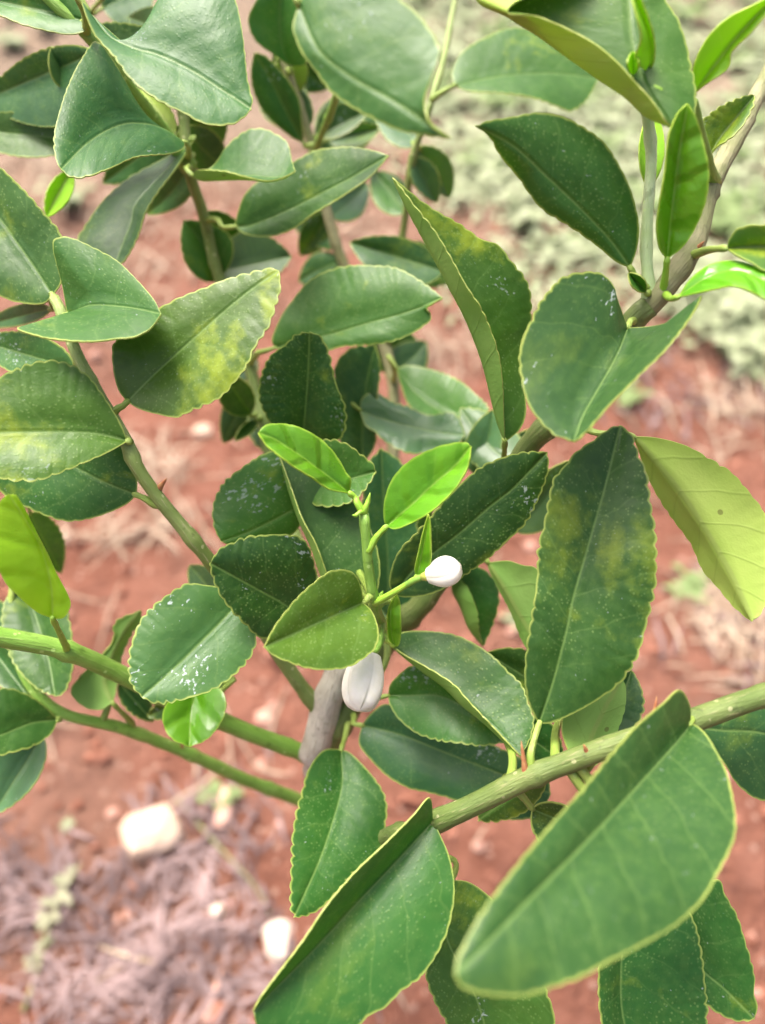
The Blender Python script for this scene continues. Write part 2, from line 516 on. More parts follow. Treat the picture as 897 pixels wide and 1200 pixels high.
branch('branch', [(402, 775, 22), (430, 700, 25), (458, 560, 28), (464, 470, 28.5), (450, 404, 28.5), (402, 305, 28), (380, 235, 27.5), (362, 160, 27), (330, 60, 26), (305, -40, 26)],
       0.0028, 0.0014, M_TWIG)
branch('branch', [(452, 404, 28.5), (468, 300, 28), (476, 240, 27), (486, 180, 26), (505, 115, 25.2), (524, 50, 26), (540, -40, 27)],
       0.0015, 0.0009, M_STEM)
branch('branch', [(222, 196, 23), (190, 150, 22), (150, 100, 20.5), (110, 46, 19.4), (62, 0, 19), (20, -50, 19)],
       0.0019, 0.0017, M_STEMB)
branch('branch', [(368, 182, 27.2), (398, 104, 22), (392, 56, 18.4), (368, 22, 15.9), (352, 3, 14.8)], 0.0013, 0.0010, M_STEMB)
branch('shoot', [(455, 752, 22.3), (446, 730, 20.2), (437, 708, 18.5), (432, 670, 18), (430, 640, 17.7), (427, 602, 17.5)],
       0.0016, 0.0011, M_STEMB, 'bright green flowering shoot')
branch('shoot', [(762, 356, 17.3), (760, 300, 17), (764, 240, 17), (767, 190, 17), (762, 150, 16.8), (745, 80, 16.4), (732, -10, 15.9), (728, -68, 15.4)],
       0.0013, 0.0011, M_STEMP, 'pale whitish green shoot')
branch('shoot', [(837, 214, 18.4), (833, 188, 17.5), (820, 145, 16.6), (811, 118, 16.2), (797, 128, 15.7), (788, 125, 15.2)],
       0.0012, 0.0009, M_STEMB)

# ------------------------------------------------------------------ the sapling: leaves
rl = random.Random(11)
REPORT = []


def nearest_on_branches(p):
    best = (9, None, None)
    for path, rad in BR:
        for i in range(0, len(path)):
            d = (path[i] - p).length
            if d < best[0]:
                best = (d, path[i], path[min(i + 1, len(path) - 1)] - path[max(i - 1, 0)])
    return best


def leaf(kind, M, A, B, z, za=-0.35, zb=-0.35, zm=0.0, under=False, F=None, fz=0.0, pet=None, bulge=0.07,
         label=None, fold=0.0, NL=100, NC=6, ser=1.0, thick=0.00032, prof=0.8, wav=1.0, pmat=None):
    base, tip = M[0], M[-1]
    Mp = catmull(M, NL)
    Ap = catmull([base] + A + [tip], NL)
    Bp = catmull([base] + B + [tip], NL)
    Fp = catmull([base] + F + [tip], NL) if F else None
    z0, z1 = z
    seed = Vector((rl.uniform(0, 50), rl.uniform(0, 50), rl.uniform(0, 50)))
    # image-space orientation of the B half decides which sheet is the upper one
    sa = 0.0
    poly = Mp + Bp[::-1]
    for (x1, y1), (x2, y2) in zip(poly, poly[1:] + poly[:1]):
        sa += x1 * y2 - x2 * y1
    flip = (sa < 0) == (not under)

    def d_mid(t): return z0 + (z1 - z0) * t + zm * 4 * t * (1 - t)
    def pf(t): return max(0.0, math.sin(math.pi * t)) ** prof
    m3 = [P(x, y, d_mid(i / NL)) for i, (x, y) in enumerate(Mp)]
    ea = [P(x, y, d_mid(i / NL) + za * pf(i / NL)) for i, (x, y) in enumerate(Ap)]
    eb = [P(x, y, d_mid(i / NL) + zb * pf(i / NL)) for i, (x, y) in enumerate(Bp)]
    f3 = [P(x, y, d_mid(i / NL) + fz * pf(i / NL)) for i, (x, y) in enumerate(Fp)] if Fp else None
    # crenate margin
    ser *= rl.uniform(0.35, 1.35)
    for E in (ea, eb):
        s, lam = 0.0, rl.uniform(0.0026, 0.0036)
        ph = rl.random()
        for i in range(1, NL):
            s += (E[i] - E[i - 1]).length * (1 + 0.45 * noise.noise(Vector((i * 0.11, ph * 31, 3))))
            t = i / NL
            k = abs(math.sin(math.pi * (s / lam + ph))) ** 0.7 - 0.6
            k *= max(0.1, 0.8 + 1.3 * noise.noise(Vector((s * 130, ph * 9, 0))))
            amp = 0.00055 * ser * min(1, max(0, (t - 0.10) / 0.2))
            d = (E[i] - m3[i])
            if d.length > 1e-5:
                E[i] = E[i] + d.normalized() * k * amp
    u = [0.0]
    for a, b in zip(m3, m3[1:]):
        u.append(u[-1] + (b - a).length)
    V, LC = [], []
    W = 2 * NC + 1
    for i in range(NL + 1):
        t = i / NL
        hwa = (ea[i] - m3[i]).length
        hwb = (eb[i] - m3[i]).length
        view = (CAM - m3[i]).normalized()
        row = []
        for j in range(-NC, NC + 1):
            s = abs(j) / NC
            s = s ** 0.85
            E = ea[i] if j < 0 else eb[i]
            hw = hwa if j < 0 else hwb
            if j < 0 and f3 is not None:
                k = 0.6
                # quadratic through midrib, fold line, margin
                l0 = (s - k) * (s - 1) / k
                l1 = s * (s - 1) / (k * (k - 1))
                l2 = s * (s - k) / (1 - k)
                p = m3[i] * l0 + f3[i] * l1 + E * l2
                hw = (f3[i] - m3[i]).length + (E - f3[i]).length
            else:
                p = m3[i].lerp(E, s) + view * (bulge * hw * math.sin(math.pi * s) * (-1 if under else 1))
            # gentle undulation of the blade
            q = Vector((u[i] * 55, (s * hw) * (1 if j > 0 else -1) * 55, 0)) + seed
            p = p + view * ((noise.noise(q) * 0.0016 + noise.noise(q * 2.7) * 0.0006 * s) * wav * pf(t) * min(1, s * 1.6))
            row.append(p)
            LC.append((u[i], math.copysign(s * hw, j) if j else 0.0, (1 - s) * hw if 0 < i < NL else 0.0))
        if fold:
            c = NC
            n_ = max(1, int(round(NC * fold)))
            a_, b_ = row[c - n_], row[c + n_]
            m_ = row[c]
            for k in range(-n_ + 1, n_):
                tt = (k + n_) / (2 * n_)
                row[c + k] = a_ * (1 - tt) ** 2 + m_ * 2 * tt * (1 - tt) + b_ * tt ** 2
        V += row
    F_, MI = [], []
    nt_ = (NL + 1) * W
    # vertex normals for thickness
    acc = [Vector((0, 0, 0)) for _ in range(nt_)]
    quads = []
    for i in range(NL):
        for j in range(W - 1):
            k = i * W + j
            qd = (k, k + 1, k + W + 1, k + W)
            nrm = (V[qd[2]] - V[qd[0]]).cross(V[qd[3]] - V[qd[1]])
            for x in qd: acc[x] += nrm
            quads.append(qd)
    if flip: acc = [-a for a in acc]
    V2 = []
    for a, p in zip(acc, V):
        nn = a.normalized() if a.length > 1e-14 else (CAM - p).normalized()
        V2.append(p - nn * thick)
    for qd in quads:
        top = qd if not flip else qd[::-1]
        F_.append(top); MI.append(0)
        F_.append(tuple(nt_ + x for x in top[::-1])); MI.append(1)
    allV = V + V2
    allC = LC + LC
    ring = [i * W for i in range(NL + 1)] + [i * W + W - 1 for i in range(NL, -1, -1)]
    r0 = len(allV)
    for x in ring: allV.append(V[x]); allC.append(LC[x])
    for x in ring: allV.append(V2[x]); allC.append(LC[x])
    nr = len(ring)
    for i in range(nr):
        j = (i + 1) % nr
        fc = (r0 + i, r0 + j, r0 + nr + j, r0 + nr + i)
        F_.append(fc if not flip else fc[::-1]); MI.append(2)
    mats = list(KINDS[kind])
    bp = m3[0]
    o = mesh_obj('leaf', allV, F_, mats, sap, origin=bp, midx=MI, attrs={'leafco': ('FLOAT_VECTOR', allC)})
    if label: o['label'] = label
    # petiole
    young = kind in ('young', 'lime')
    dirm = (m3[3] - m3[0]).normalized()
    if pet:
        pts = [P(*q) for q in pet]
        d, at, tn = nearest_on_branches(pts[0])
        if d > 0.0005: pts = [at] + pts
        path = pts + [bp]
    else:
        d, at, tn = nearest_on_branches(bp)
        path = [at, at.lerp(bp, 0.45) + Vector((0, 0, 0.08 * d)), bp - dirm * min(0.3 * d, 0.006), bp]
    path = path + [bp + (m3[2] - bp)]
    plen = sum((a - b).length for a, b in zip(path, path[1:]))
    n = max(8, min(40, int(plen / 0.0012)))
    pp = [Vector(q) for q in catmull([tuple(q) for q in path], n)]
    r = 0.00085 if not young else 0.0008
    rad = [r * (1.35 - 0.75 * (i / n)) * (1 + 0.35 * math.exp(-((i / n - 0.86) / 0.07) ** 2)) for i in range(n + 1)]
    pv, pfc = tube_data(pp, rad, 8, 0.05)
    po = mesh_obj('petiole', pv, pfc, pmat or (M_PETY if young else M_PET), o, origin=pp[0], attrs={'leafco': ('FLOAT_VECTOR', tube_co(pp, rad, 8))})
    REPORT.append((len(REPORT), kind, base, round(u[-1] * 100, 1), round(max((a - b).length for a, b in zip(ea, eb)) * 100, 1), round(plen * 100, 1)))
    return o


def sl_(kind, base, tip, wa, wb, z, bend=0.0, **kw):
    """leaf given by its ends and the widths of its two halves (photo pixels)"""
    bx, by = base; tx, ty = tip
    dx, dy = tx - bx, ty - by
    L = math.hypot(dx, dy)
    nx, ny = -dy / L, dx / L
    def at(t, off):
        o = bend * L * 4 * t * (1 - t) + off
        return (bx + dx * t + nx * o, by + dy * t + ny * o)
    M = [base, at(0.33, 0), at(0.66, 0), tip]
    pr = [(0.06, 0.42), (0.2, 0.80), (0.4, 1.0), (0.6, 0.93), (0.8, 0.62), (0.93, 0.28)]
    A = [at(t, -wa * k) for t, k in pr]
    B = [at(t, wb * k) for t, k in pr]
    kw.setdefault('NL', 70); kw.setdefault('NC', 5)
    return leaf(kind, M, A, B, z, **kw)


# --- top left group
leaf('plain', [(104, 12), (128, 42), (158, 57), (185, 64), (222, 81), (260, 105), (295, 128)],
     [(96, 2), (110, 38), (135, 68), (158, 97), (190, 120), (215, 132), (235, 143), (258, 147), (280, 142)],
     [(122, 30), (155, 54), (170, 30), (190, -8), (225, -34), (262, -30), (278, 5), (286, 50), (290, 90), (296, 115)],
     (17.0, 16.6), za=-0.35, zb=0.15, label='broad folded green leaf with a pale midrib')
leaf('plain', [(217, 167), (195, 152), (170, 145), (140, 147), (105, 166), (72, 199)],
     [(205, 160), (185, 152), (165, 130), (150, 100), (132, 70), (113, 48), (95, 70), (80, 100), (67, 140), (63, 165), (66, 188)],
     [(215, 174), (200, 180), (160, 184), (130, 197), (100, 207), (83, 207)],
     (20.5, 17.5), za=-0.1, zb=-0.9, pet=[(221, 186, 22.8), (221, 172, 21.4)], label='cupped green leaf with its lower half folded up')
sl_('blue', (112, 62), (-20, 118), 62, 28, (20.5, 23), bend=0.0)
sl_('mid', (95, 165), (-60, 148), 26, 26, (22, 23))
leaf('mid', [(100, 25), (50, 12), (0, 2), (-70, -8)], [(104, 34), (85, 40), (60, 37), (25, 28), (0, 18), (-40, 6)],
     [(90, 0), (50, -25), (0, -40), (-50, -30)], (19, 19.5))
sl_('pale', (100, 105), (60, 55), 22, 14, (22, 21))
sl_('blue', (120, 10), (180, -20), 40, 40, (26, 27))
leaf('dark', [(205, 110), (170, 75), (130, 50), (100, 40)], [(215, 70), (190, 40), (165, 30), (140, 26), (120, 27)],
     [(180, 110), (140, 90), (110, 60)], (22, 22))
sl_('pale', (178, 40), (152, 0), 14, 14, (27, 28))
sl_('yellow', (206, 158), (160, 95), 16, 14, (22.7, 23.5), under=True)
leaf('blue', [(227, 163), (205, 190), (181, 217), (162, 240), (157, 266), (132, 318)],
     [(222, 172), (206, 197), (184, 226), (170, 250), (162, 275), (148, 302)],
     [(205, 178), (180, 192), (150, 209), (120, 236), (102, 262), (90, 285), (105, 310)],
     (22.6, 21.5), za=-0.5, zb=0.5, fold=0.35)
sl_('lime', (84, 200), (54, 256), 14, 15, (22.5, 22), under=True)
leaf('dark', [(62, 346), (40, 312), (20, 284), (0, 256), (-60, 188)], [(72, 330), (75, 300), (70, 272), (50, 248), (30, 225), (0, 196), (-40, 165)],
     [(50, 356), (25, 355), (0, 346), (-40, 310), (-65, 250)], (18.8, 19.5), za=-0.5, zb=0.0)
leaf('mid', [(79, 369), (107, 358), (140, 359), (167, 363), (189, 368)],
     [(73, 335), (62, 290), (68, 278), (85, 279), (110, 290), (137, 305), (160, 327), (180, 350)],
     [(60, 378), (20, 384), (45, 394), (77, 399), (110, 400), (137, 397), (157, 395), (176, 385)],
     (18.4, 16.6), za=0.5, zb=-1.0, bulge=0.03)
leaf('light', [(149, 471), (180, 440), (215, 408), (255, 372), (290, 343), (327, 317)],
     [(138, 455), (132, 425), (135, 400), (160, 376), (194, 357), (214, 347), (240, 337), (265, 327), (298, 318), (318, 314)],
     [(165, 480), (187, 486), (207, 489), (222, 482), (240, 474), (260, 464), (280, 441), (290, 427), (300, 404), (314, 384), (322, 362), (329, 337)],
     (17.8, 17.2), za=0.25, zb=-0.45, NL=120, label='broad green leaf with yellow blotches')
leaf('light', [(150, 517), (113, 508), (67, 506), (0, 507), (-50, 512)],
     [(142, 497), (130, 477), (117, 457), (104, 441), (87, 429), (63, 422), (40, 425), (20, 432), (0, 442), (-35, 470)],
     [(127, 530), (97, 543), (67, 555), (43, 563), (17, 563), (0, 560), (-35, 545)],
     (17.6, 16.4), za=0.0, zb=-0.5, NL=120, label='broad yellow-blotched green leaf')
leaf('mid', [(160, 580), (127, 567), (97, 552), (50, 528), (-40, 505)],
     [(160, 560), (147, 525), (120, 495), (60, 475), (0, 480)],
     [(150, 590), (130, 600), (105, 608), (80, 611), (60, 606), (33, 595), (0, 575)],
     (18.4, 19.5), zb=0.1, pet=[(183, 592, 18.4), (170, 584, 18.3)])
leaf('lime', [(62, 725), (60, 685), (48, 640), (28, 605), (10, 579)],
     [(43, 717), (20, 697), (5, 680), (-6, 650), (-7, 610), (0, 588)],
     [(75, 724), (83, 710), (80, 697), (67, 672), (57, 650), (43, 623), (30, 597), (20, 581)],
     (17.2, 15.8), za=-0.2, zb=0.3, label='bright lime green young leaf', ser=0.3, pet=[(78, 760, 19.2), (73, 748, 18.3)])
sl_('blue', (35, 600), (72, 672), 22, 22, (23, 26))
leaf('mid', [(30, 690), (45, 730), (58, 775), (65, 816)], [(60, 690), (78, 715), (86, 760), (84, 790), (75, 812)],
     [(8, 700), (2, 730), (10, 765), (25, 790), (45, 808)], (22.5, 21))
sl_('dark', (35, 818), (-20, 745), 20, 26, (22, 23))
leaf('mid', [(68, 844), (40, 847), (20, 854), (0, 862), (-60, 880)], [(62, 836), (43, 820), (20, 809), (0, 808), (-35, 830)],
     [(60, 860), (40, 874), (17, 881), (0, 885), (-35, 890)], (21.8, 19.5), za=0.1, zb=-0.3)
sl_('pale', (50, 862), (-8, 955), 22, 36, (21.8, 21))
leaf('mid', [(132, 824), (122, 800), (130, 770), (145, 740), (165, 715)], [(118, 832), (98, 828), (83, 810), (96, 790), (118, 768), (132, 750), (136, 728)],
     [(136, 810), (138, 790), (144, 765), (155, 742), (166, 726)], (22, 22.5), under=True, pet=[(155, 848, 22.9), (144, 836, 22.4)], za=-0.2, zb=0.4)
sl_('blue', (140, 800), (180, 846), 16, 14, (22.5, 23))
leaf('spatter', [(289, 692), (268, 719), (234, 754), (200, 787), (166, 817)],
     [(270, 688), (245, 686), (220, 684), (197, 697), (177, 713), (163, 730), (154, 755), (151, 775), (153, 800)],
     [(297, 710), (301, 745), (295, 768), (275, 791), (248, 809), (218, 819), (193, 824), (178, 823)],
     (18.9, 17.5), za=-0.2, zb=-0.2, NL=120, label='round green leaf sprinkled with white specks')
sl_('blue', (255, 700), (222, 662), 18, 18, (21, 24))
leaf('young', [(232, 806), (225, 830), (222, 875)], [(205, 815), (192, 832), (192, 850), (202, 866)],
     [(255, 805), (265, 822), (260, 845), (243, 866)], (21, 20), label='small backlit bright green leaf', ser=0.4)
sl_('dark', (265, 800), (172, 840), 22, 18, (21.6, 22.5))

# --- upper middle, further back
leaf('mid', [(340, 78), (330, 50), (328, 20), (330, -30)], [(322, 65), (300, 48), (291, 25), (298, 5), (312, -15)],
     [(358, 75), (368, 50), (362, 10), (345, -20)], (25.5, 24), za=-0.3, zb=-0.6)
sl_('yellow', (326, 70), (350, 112), 26, 14, (26, 27), under=True)
leaf('dark', [(356, 168), (335, 130), (318, 95), (298, 62)], [(340, 160), (312, 135), (298, 110), (294, 85)],
     [(354, 145), (350, 115), (335, 90), (312, 66)], (26.5, 25), za=0.3, zb=-0.4)
leaf('mid', [(226, 206), (236, 214), (260, 215), (294, 212), (316, 213), (334, 209), (346, 200)],
     [(233, 199), (263, 200), (287, 206), (312, 211), (330, 208)],
     [(250, 194), (267, 170), (287, 154), (304, 150), (320, 155), (337, 167), (342, 187)],
     (22, 20.5), za=-0.8, zb=0.4, bulge=0.03, fold=0.4, label='boat-shaped leaf with a rolled up front edge', prof=0.6)
leaf('mid', [(275, 266), (294, 264), (334, 248), (374, 228), (414, 207), (456, 182)],
     [(279, 248), (287, 228), (302, 213), (325, 200), (347, 188), (367, 177), (387, 173), (414, 172), (441, 177)],
     [(290, 275), (317, 277), (344, 268), (367, 251), (400, 231), (434, 207)], (23.5, 21.5), za=0.2, zb=-0.2)
leaf('mid', [(322, 408), (350, 400), (390, 391), (434, 378), (480, 365), (519, 349)],
     [(319, 396), (330, 370), (341, 354), (361, 330), (384, 317), (411, 311), (440, 311), (465, 314), (487, 325), (507, 339)],
     [(345, 412), (387, 410), (400, 406), (430, 404), (463, 399), (490, 387), (506, 372), (500, 361)],
     (23, 21), za=0.3, zb=-0.2, NL=120)
leaf('dark', [(355, 520), (358, 480), (361, 440), (363, 389)],
     [(325, 506), (308, 480), (303, 460), (307, 437), (317, 417), (334, 404), (347, 392)],
     [(385, 518), (401, 512), (406, 494), (404, 474), (397, 457), (391, 437), (386, 414), (377, 395)], (21.5, 19.8), za=-0.3, zb=-0.1)
leaf('blue', [(425, 545), (425, 500), (430, 450), (440, 404)], [(400, 520), (394, 480), (393, 430), (412, 408)],
     [(440, 520), (442, 470), (446, 430)], (24.5, 24), zb=-0.3)
leaf('pale', [(422, 480), (445, 490), (475, 498), (505, 505), (545, 510)], [(424, 468), (432, 461), (444, 461), (460, 471), (478, 476), (503, 486), (527, 483), (538, 490)],
     [(428, 498), (440, 506), (450, 516), (480, 531), (515, 530), (535, 522)], (24, 23), za=0.3, zb=-0.5, wav=2.5)
leaf('mid', [(465, 431), (485, 458), (510, 478), (540, 490), (572, 482)], [(470, 450), (480, 475), (500, 490), (515, 486), (545, 490)],
     [(482, 428), (513, 435), (540, 447), (560, 464), (572, 476)], (26, 24), za=-0.5, zb=0.2)
sl_('pale', (556, 556), (578, 480), 24, 18, (23.5, 23), bend=0.05)
sl_('pale', (588, 560), (628, 502), 20, 22, (24, 23.5))
sl_('pale', (600, 622), (668, 540), 18, 34, (23.5, 22))
leaf('blue', [(455, 725), (455, 660), (450, 590), (447, 525)], [(432, 690), (424, 620), (430, 550)], [(485, 700), (490, 620), (476, 550)], (23.5, 22.5))
leaf('light', [(592, 517), (580, 494), (570, 464), (560, 430), (544, 390), (527, 354), (510, 320), (490, 280), (473, 242), (461, 208)],
     [(592, 510), (591, 487), (590, 454), (586, 420), (577, 390), (564, 360), (547, 334), (530, 303), (510, 270), (486, 240), (468, 216)],
     [(598, 514), (611, 501), (617, 481), (614, 447), (611, 417), (614, 394), (622, 377), (622, 344), (614, 324), (600, 307), (584, 287), (564, 280), (540, 263), (510, 246), (490, 232), (472, 217)],
     (18.6, 17.0), za=-0.75, zb=0.25, NL=140, bulge=0.03, fold=0.4, label='long folded leaf showing its pale green underside along one edge', pet=[(590, 560, 20.4), (591, 535, 19.4)])
leaf('spatter', [(736, 384), (721, 421), (701, 457), (684, 487), (673, 517)],
     [(724, 350), (719, 334), (704, 320), (681, 319), (660, 325), (647, 337), (634, 354), (624, 374), (614, 394), (609, 420), (612, 447), (620, 474), (634, 494), (650, 509)],
     [(764, 382), (784, 377), (804, 367), (822, 346), (814, 364), (798, 387), (778, 411), (754, 434), (734, 454), (714, 474), (700, 491), (684, 509)],
     (16.9, 14.6), za=-0.3, zb=-0.9, NL=140, bulge=0.03, label='broad leaf cupped around the twig, spattered with white')
leaf('yellow', [(728, -65), (737, 0), (742, 50), (757, 100), (789, 149)],
     [(690, -40), (597, 10), (630, 18), (664, 32), (697, 50), (724, 72), (744, 94), (764, 116), (782, 142)],
     [(765, -45), (781, 0), (794, 20), (804, 47), (811, 80), (816, 110), (813, 135)],
     (15.4, 15.0), F=[(640, -60), (562, -8), (597, 20), (630, 40), (664, 64), (697, 87), (731, 110), (757, 134)],
     fz=0.35, za=-0.45, zb=0.1, NL=140, NC=8, prof=0.5, label='large leaf curled to show its yellow-green underside')
leaf('lime', [(759, 85), (764, 60), (757, 30), (735, -20)], [(745, 70), (752, 45), (745, 10)], [(766, 72), (766, 45), (757, 15), (742, -20)], (15.2, 14.2), za=-0.5, zb=-0.2,
     pet=[(795, 128, 15.6), (765, 104, 15.3)], ser=0.2, label='curled tender lime green leaf')
sl_('lime', (742, 88), (742, 60), 6, 6, (15.2, 15.0), ser=0.2)
leaf('lime', [(813, 110), (845, 67), (880, 25), (912, -8)], [(813, 80), (828, 47), (851, 23), (881, 7)],
     [(825, 100), (845, 87), (855, 77), (858, 60), (881, 37), (902, 12)], (16.0, 15.0), ser=0.2, za=-0.3, zb=-0.1, label='bright lime green young leaf at the shoot tip')
leaf('young', [(782, 304), (787, 250), (795, 184), (806, 122)], [(773, 290), (770, 265), (774, 235), (780, 200), (784, 160), (795, 133)],
     [(800, 290), (815, 268), (828, 234), (831, 200), (825, 167), (816, 138)], (16.4, 14.8), ser=0.25, label='upright bright green young leaf',
     pet=[(777, 340, 17.0), (780, 322, 16.7)])
sl_('lime', (760, 219), (765, 122), 14, 17, (17.2, 18.2), ser=0.2, under=True)
leaf('light', [(832, 182), (845, 160), (865, 135), (884, 112)], [(820, 150), (838, 129), (861, 117), (878, 111)], [(840, 172), (858, 160), (872, 145), (884, 122)], (17.6, 17.6), zb=-0.3)
leaf('yellow', [(852, 291), (875, 290), (900, 290), (940, 300)], [(855, 280), (865, 268), (885, 264), (905, 266), (930, 280)], [(862, 298), (880, 307), (900, 318), (930, 318)],
     (15.6, 15.4), pet=[(810, 300, 17.2), (830, 293, 16.4)], label='yellowish green leaf tip by the twig')
leaf('young', [(795, 348), (830, 325), (870, 318), (925, 345)], [(808, 328), (831, 310), (858, 305), (881, 310), (905, 322)], [(831, 340), (858, 335), (878, 340), (900, 350)],
     (16.0, 14.8), za=0.2, zb=-0.5, ser=0.3, pet=[(780, 345, 17), (786, 350, 16.4)])
sl_('mid', (757, 342), (737, 320), 7, 8, (17, 16.8), ser=0.2)
leaf('mid', [(739, 314), (715, 281), (680, 244), (640, 206), (600, 170), (557, 148)],
     [(747, 290), (749, 262), (741, 227), (728, 198), (708, 167), (681, 147), (655, 135), (627, 132), (600, 137), (574, 141)],
     [(722, 307), (698, 287), (664, 263), (633, 243), (607, 208), (587, 184), (573, 160)],
     (16.9, 15.4), za=-0.2, zb=0.35, NL=140, label='green leaf with a yellow spot above the weeds', pet=[(758, 338, 17.1), (746, 326, 17)])
leaf('mid', [(533, 100), (590, 89), (650, 86), (702, 92)], [(530, 85), (540, 63), (564, 46), (604, 32), (650, 45), (690, 70)],
     [(550, 107), (590, 109), (627, 115), (654, 125), (670, 130), (688, 117)], (25, 26), za=0.5, zb=-0.4, pet=[(505, 118, 25.2), (518, 108, 25)])
leaf('plain', [(350, 4), (375, 60), (415, 92), (465, 120), (528, 163)],
     [(375, -28), (430, -36), (470, 0), (490, 17), (507, 40), (516, 60), (507, 87), (497, 117), (504, 146)],
     [(343, 30), (347, 47), (354, 63), (370, 84), (387, 107), (414, 127), (447, 144), (474, 155)],
     (14.0, 13.0), za=-0.2, zb=0.2, NL=120, label='large soft-focus leaf with a bright lower half', prof=0.6)
sl_('blue', (520, 318), (410, 284), 32, 24, (25.5, 25.5))
sl_('dark', (372, 160), (432, 130), 26, 12, (27, 27))
sl_('pale', (385, 165), (446, 150), 16, 16, (27.5, 28))
sl_('mid', (254, 330), (216, 258), 28, 32, (25.2, 24.5), bend=0.08)
sl_('pale', (256, 318), (342, 300), 40, 26, (25.4, 26))
sl_('blue', (294, 486), (262, 438), 22, 18, (25.2, 23))
sl_('mid', (302, 492), (276, 516), 6, 7, (25, 24.5), ser=0.3)
sl_('pale', (484, 184), (512, 238), 18, 14, (26, 27))
sl_('blue', (60, 362), (-20, 382), 10, 14, (19.5, 24))
sl_('dark', (88, 432), (-30, 398), 26, 26, (18.8, 21))

# --- leaves at the back that close the gaps
for (k_, b_, t_, wa_, wb_, z_) in (
        ('dark', (215, 150), (120, 215), 26, 26, (23, 25)), ('dark', (225, 185), (172, 252), 20, 22, (23.5, 26)),
        ('blue', (214, 110), (262, 168), 30, 26, (23, 26)), ('dark', (362, 150), (318, 70), 34, 24, (27, 27)),
        ('blue', (372, 170), (446, 128), 40, 30, (27.5, 28.5)), ('pale', (388, 255), (432, 215), 26, 20, (28, 30)),
        ('dark', (395, 290), (330, 236), 22, 20, (28, 29.5)), ('blue', (402, 305), (350, 330), 26, 20, (28.2, 29)),
        ('mid', (470, 290), (530, 330), 26, 26, (28, 28.5)), ('mid', (205, 70), (250, 20), 30, 30, (23, 25)),
        ('dark', (325, 50), (385, 105), 30, 30, (26.5, 28)), ('blue', (300, 440), (248, 392), 26, 24, (26, 28)),
        ('mid', (440, 390), (500, 440), 30, 26, (29, 30)), ('dark', (300, 470), (345, 540), 26, 30, (26, 25)),
        ('blue', (545, 640), (600, 560), 34, 30, (22.5, 23.5)), ('pale', (610, 550), (540, 478), 28, 34, (22.5, 24)),
        ('dark', (445, 640), (500, 560), 36, 36, (25.5, 24.5)), ('blue', (405, 700), (480, 760), 22, 26, (25, 24)),
        ('dark', (340, 610), (300, 540), 30, 30, (25.5, 24.5)), ('mid', (60, 350), (-10, 300), 30, 26, (19.5, 23)),
        ('blue', (40, 806), (-10, 700), 40, 36, (22.2, 25)), ('blue', (490, 170), (440, 120), 24, 22, (26.5, 27.5)),
        ('dark', (206, 40), (150, 20), 26, 24, (22.5, 25)), ('mid', (325, 20), (392, 60), 26, 30, (26.3, 28)),
        ('pale', (256, 318), (305, 250), 26, 24, (25.5, 27)), ('mid', (236, 252), (292, 296), 24, 22, (24.5, 27)),
        ('blue', (217, 150), (268, 200), 24, 24, (23.2, 26)), ('pale', (488, 172), (528, 232), 22, 18, (26.5, 28)),
        ('mid', (372, 200), (330, 236), 20, 20, (27.5, 29)), ('dark', (384, 250), (352, 300), 18, 20, (27.8, 29)),
        ('mid', (216, 130), (286, 96), 26, 24, (22.8, 25)), ('mid', (474, 250), (436, 200), 22, 20, (27.2, 28.5)),
        ('blue', (455, 440), (500, 400), 24, 22, (28.7, 29.5)), ('dark', (300, 455), (262, 520), 18, 20, (25.8, 27)),
        ('mid', (640, 905), (560, 962), 24, 26, (18.2, 19.6))):
    sl_(k_, b_, t_, wa_, wb_, z_, bend=rl.uniform(-0.08, 0.08), za=rl.uniform(-0.5, 0.3), zb=rl.uniform(-0.5, 0.3))

# --- centre
leaf('young', [(410, 578), (383, 557), (352, 534), (324, 516), (303, 507)],
     [(412, 562), (406, 553), (397, 537), (383, 520), (367, 508), (347, 499), (328, 496), (311, 498)],
     [(386, 573), (367, 560), (347, 548), (328, 534), (313, 522)], (17.4, 16.2), za=0.2, zb=-0.45, ser=0.3, label='glossy bright green young leaf beside the shoot tip')
leaf('young', [(453, 617), (484, 590), (511, 565), (534, 545), (552, 523)],
     [(450, 609), (450, 590), (456, 568), (467, 551), (484, 537), (506, 526), (525, 520), (545, 518)],
     [(464, 620), (484, 612), (503, 601), (520, 587), (537, 568), (549, 545)], (17.5, 16.4), za=-0.1, zb=-0.45, ser=0.3, label='glossy bright green young leaf above the open bud',
     pet=[(432, 645, 17.7), (441, 630, 17.6)])
leaf('dark', [(402, 706), (376, 682), (361, 642), (347, 607), (336, 572), (328, 532)],
     [(393, 694), (384, 672), (371, 637), (355, 607), (343, 574)],
     [(425, 712), (440, 700), (446, 665), (437, 625), (420, 595), (395, 565), (360, 540)], (19.2, 19.6), za=-0.7, zb=0.1, bulge=0.02, fold=0.35)
leaf('mid', [(350, 575), (385, 567), (415, 560), (441, 553)], [(352, 545), (365, 522), (383, 515), (400, 518), (411, 523), (425, 534), (437, 543)],
     [(370, 592), (400, 592), (420, 582), (432, 568)], (19.8, 19.0), pet=[(433, 690, 18.4), (410, 650, 20.2), (385, 585, 20.3), (360, 578, 20)])
leaf('mid', [(365, 586), (342, 598), (306, 617), (280, 628), (259, 635)],
     [(360, 552), (335, 528), (317, 529), (300, 537), (280, 551), (263, 565), (252, 584), (249, 601), (251, 618)],
     [(345, 625), (305, 642), (275, 640)], (20.2, 19.4), za=-0.1, zb=0.2, pet=[(436, 706, 18.6), (405, 660, 20.4), (385, 600, 20.5)])
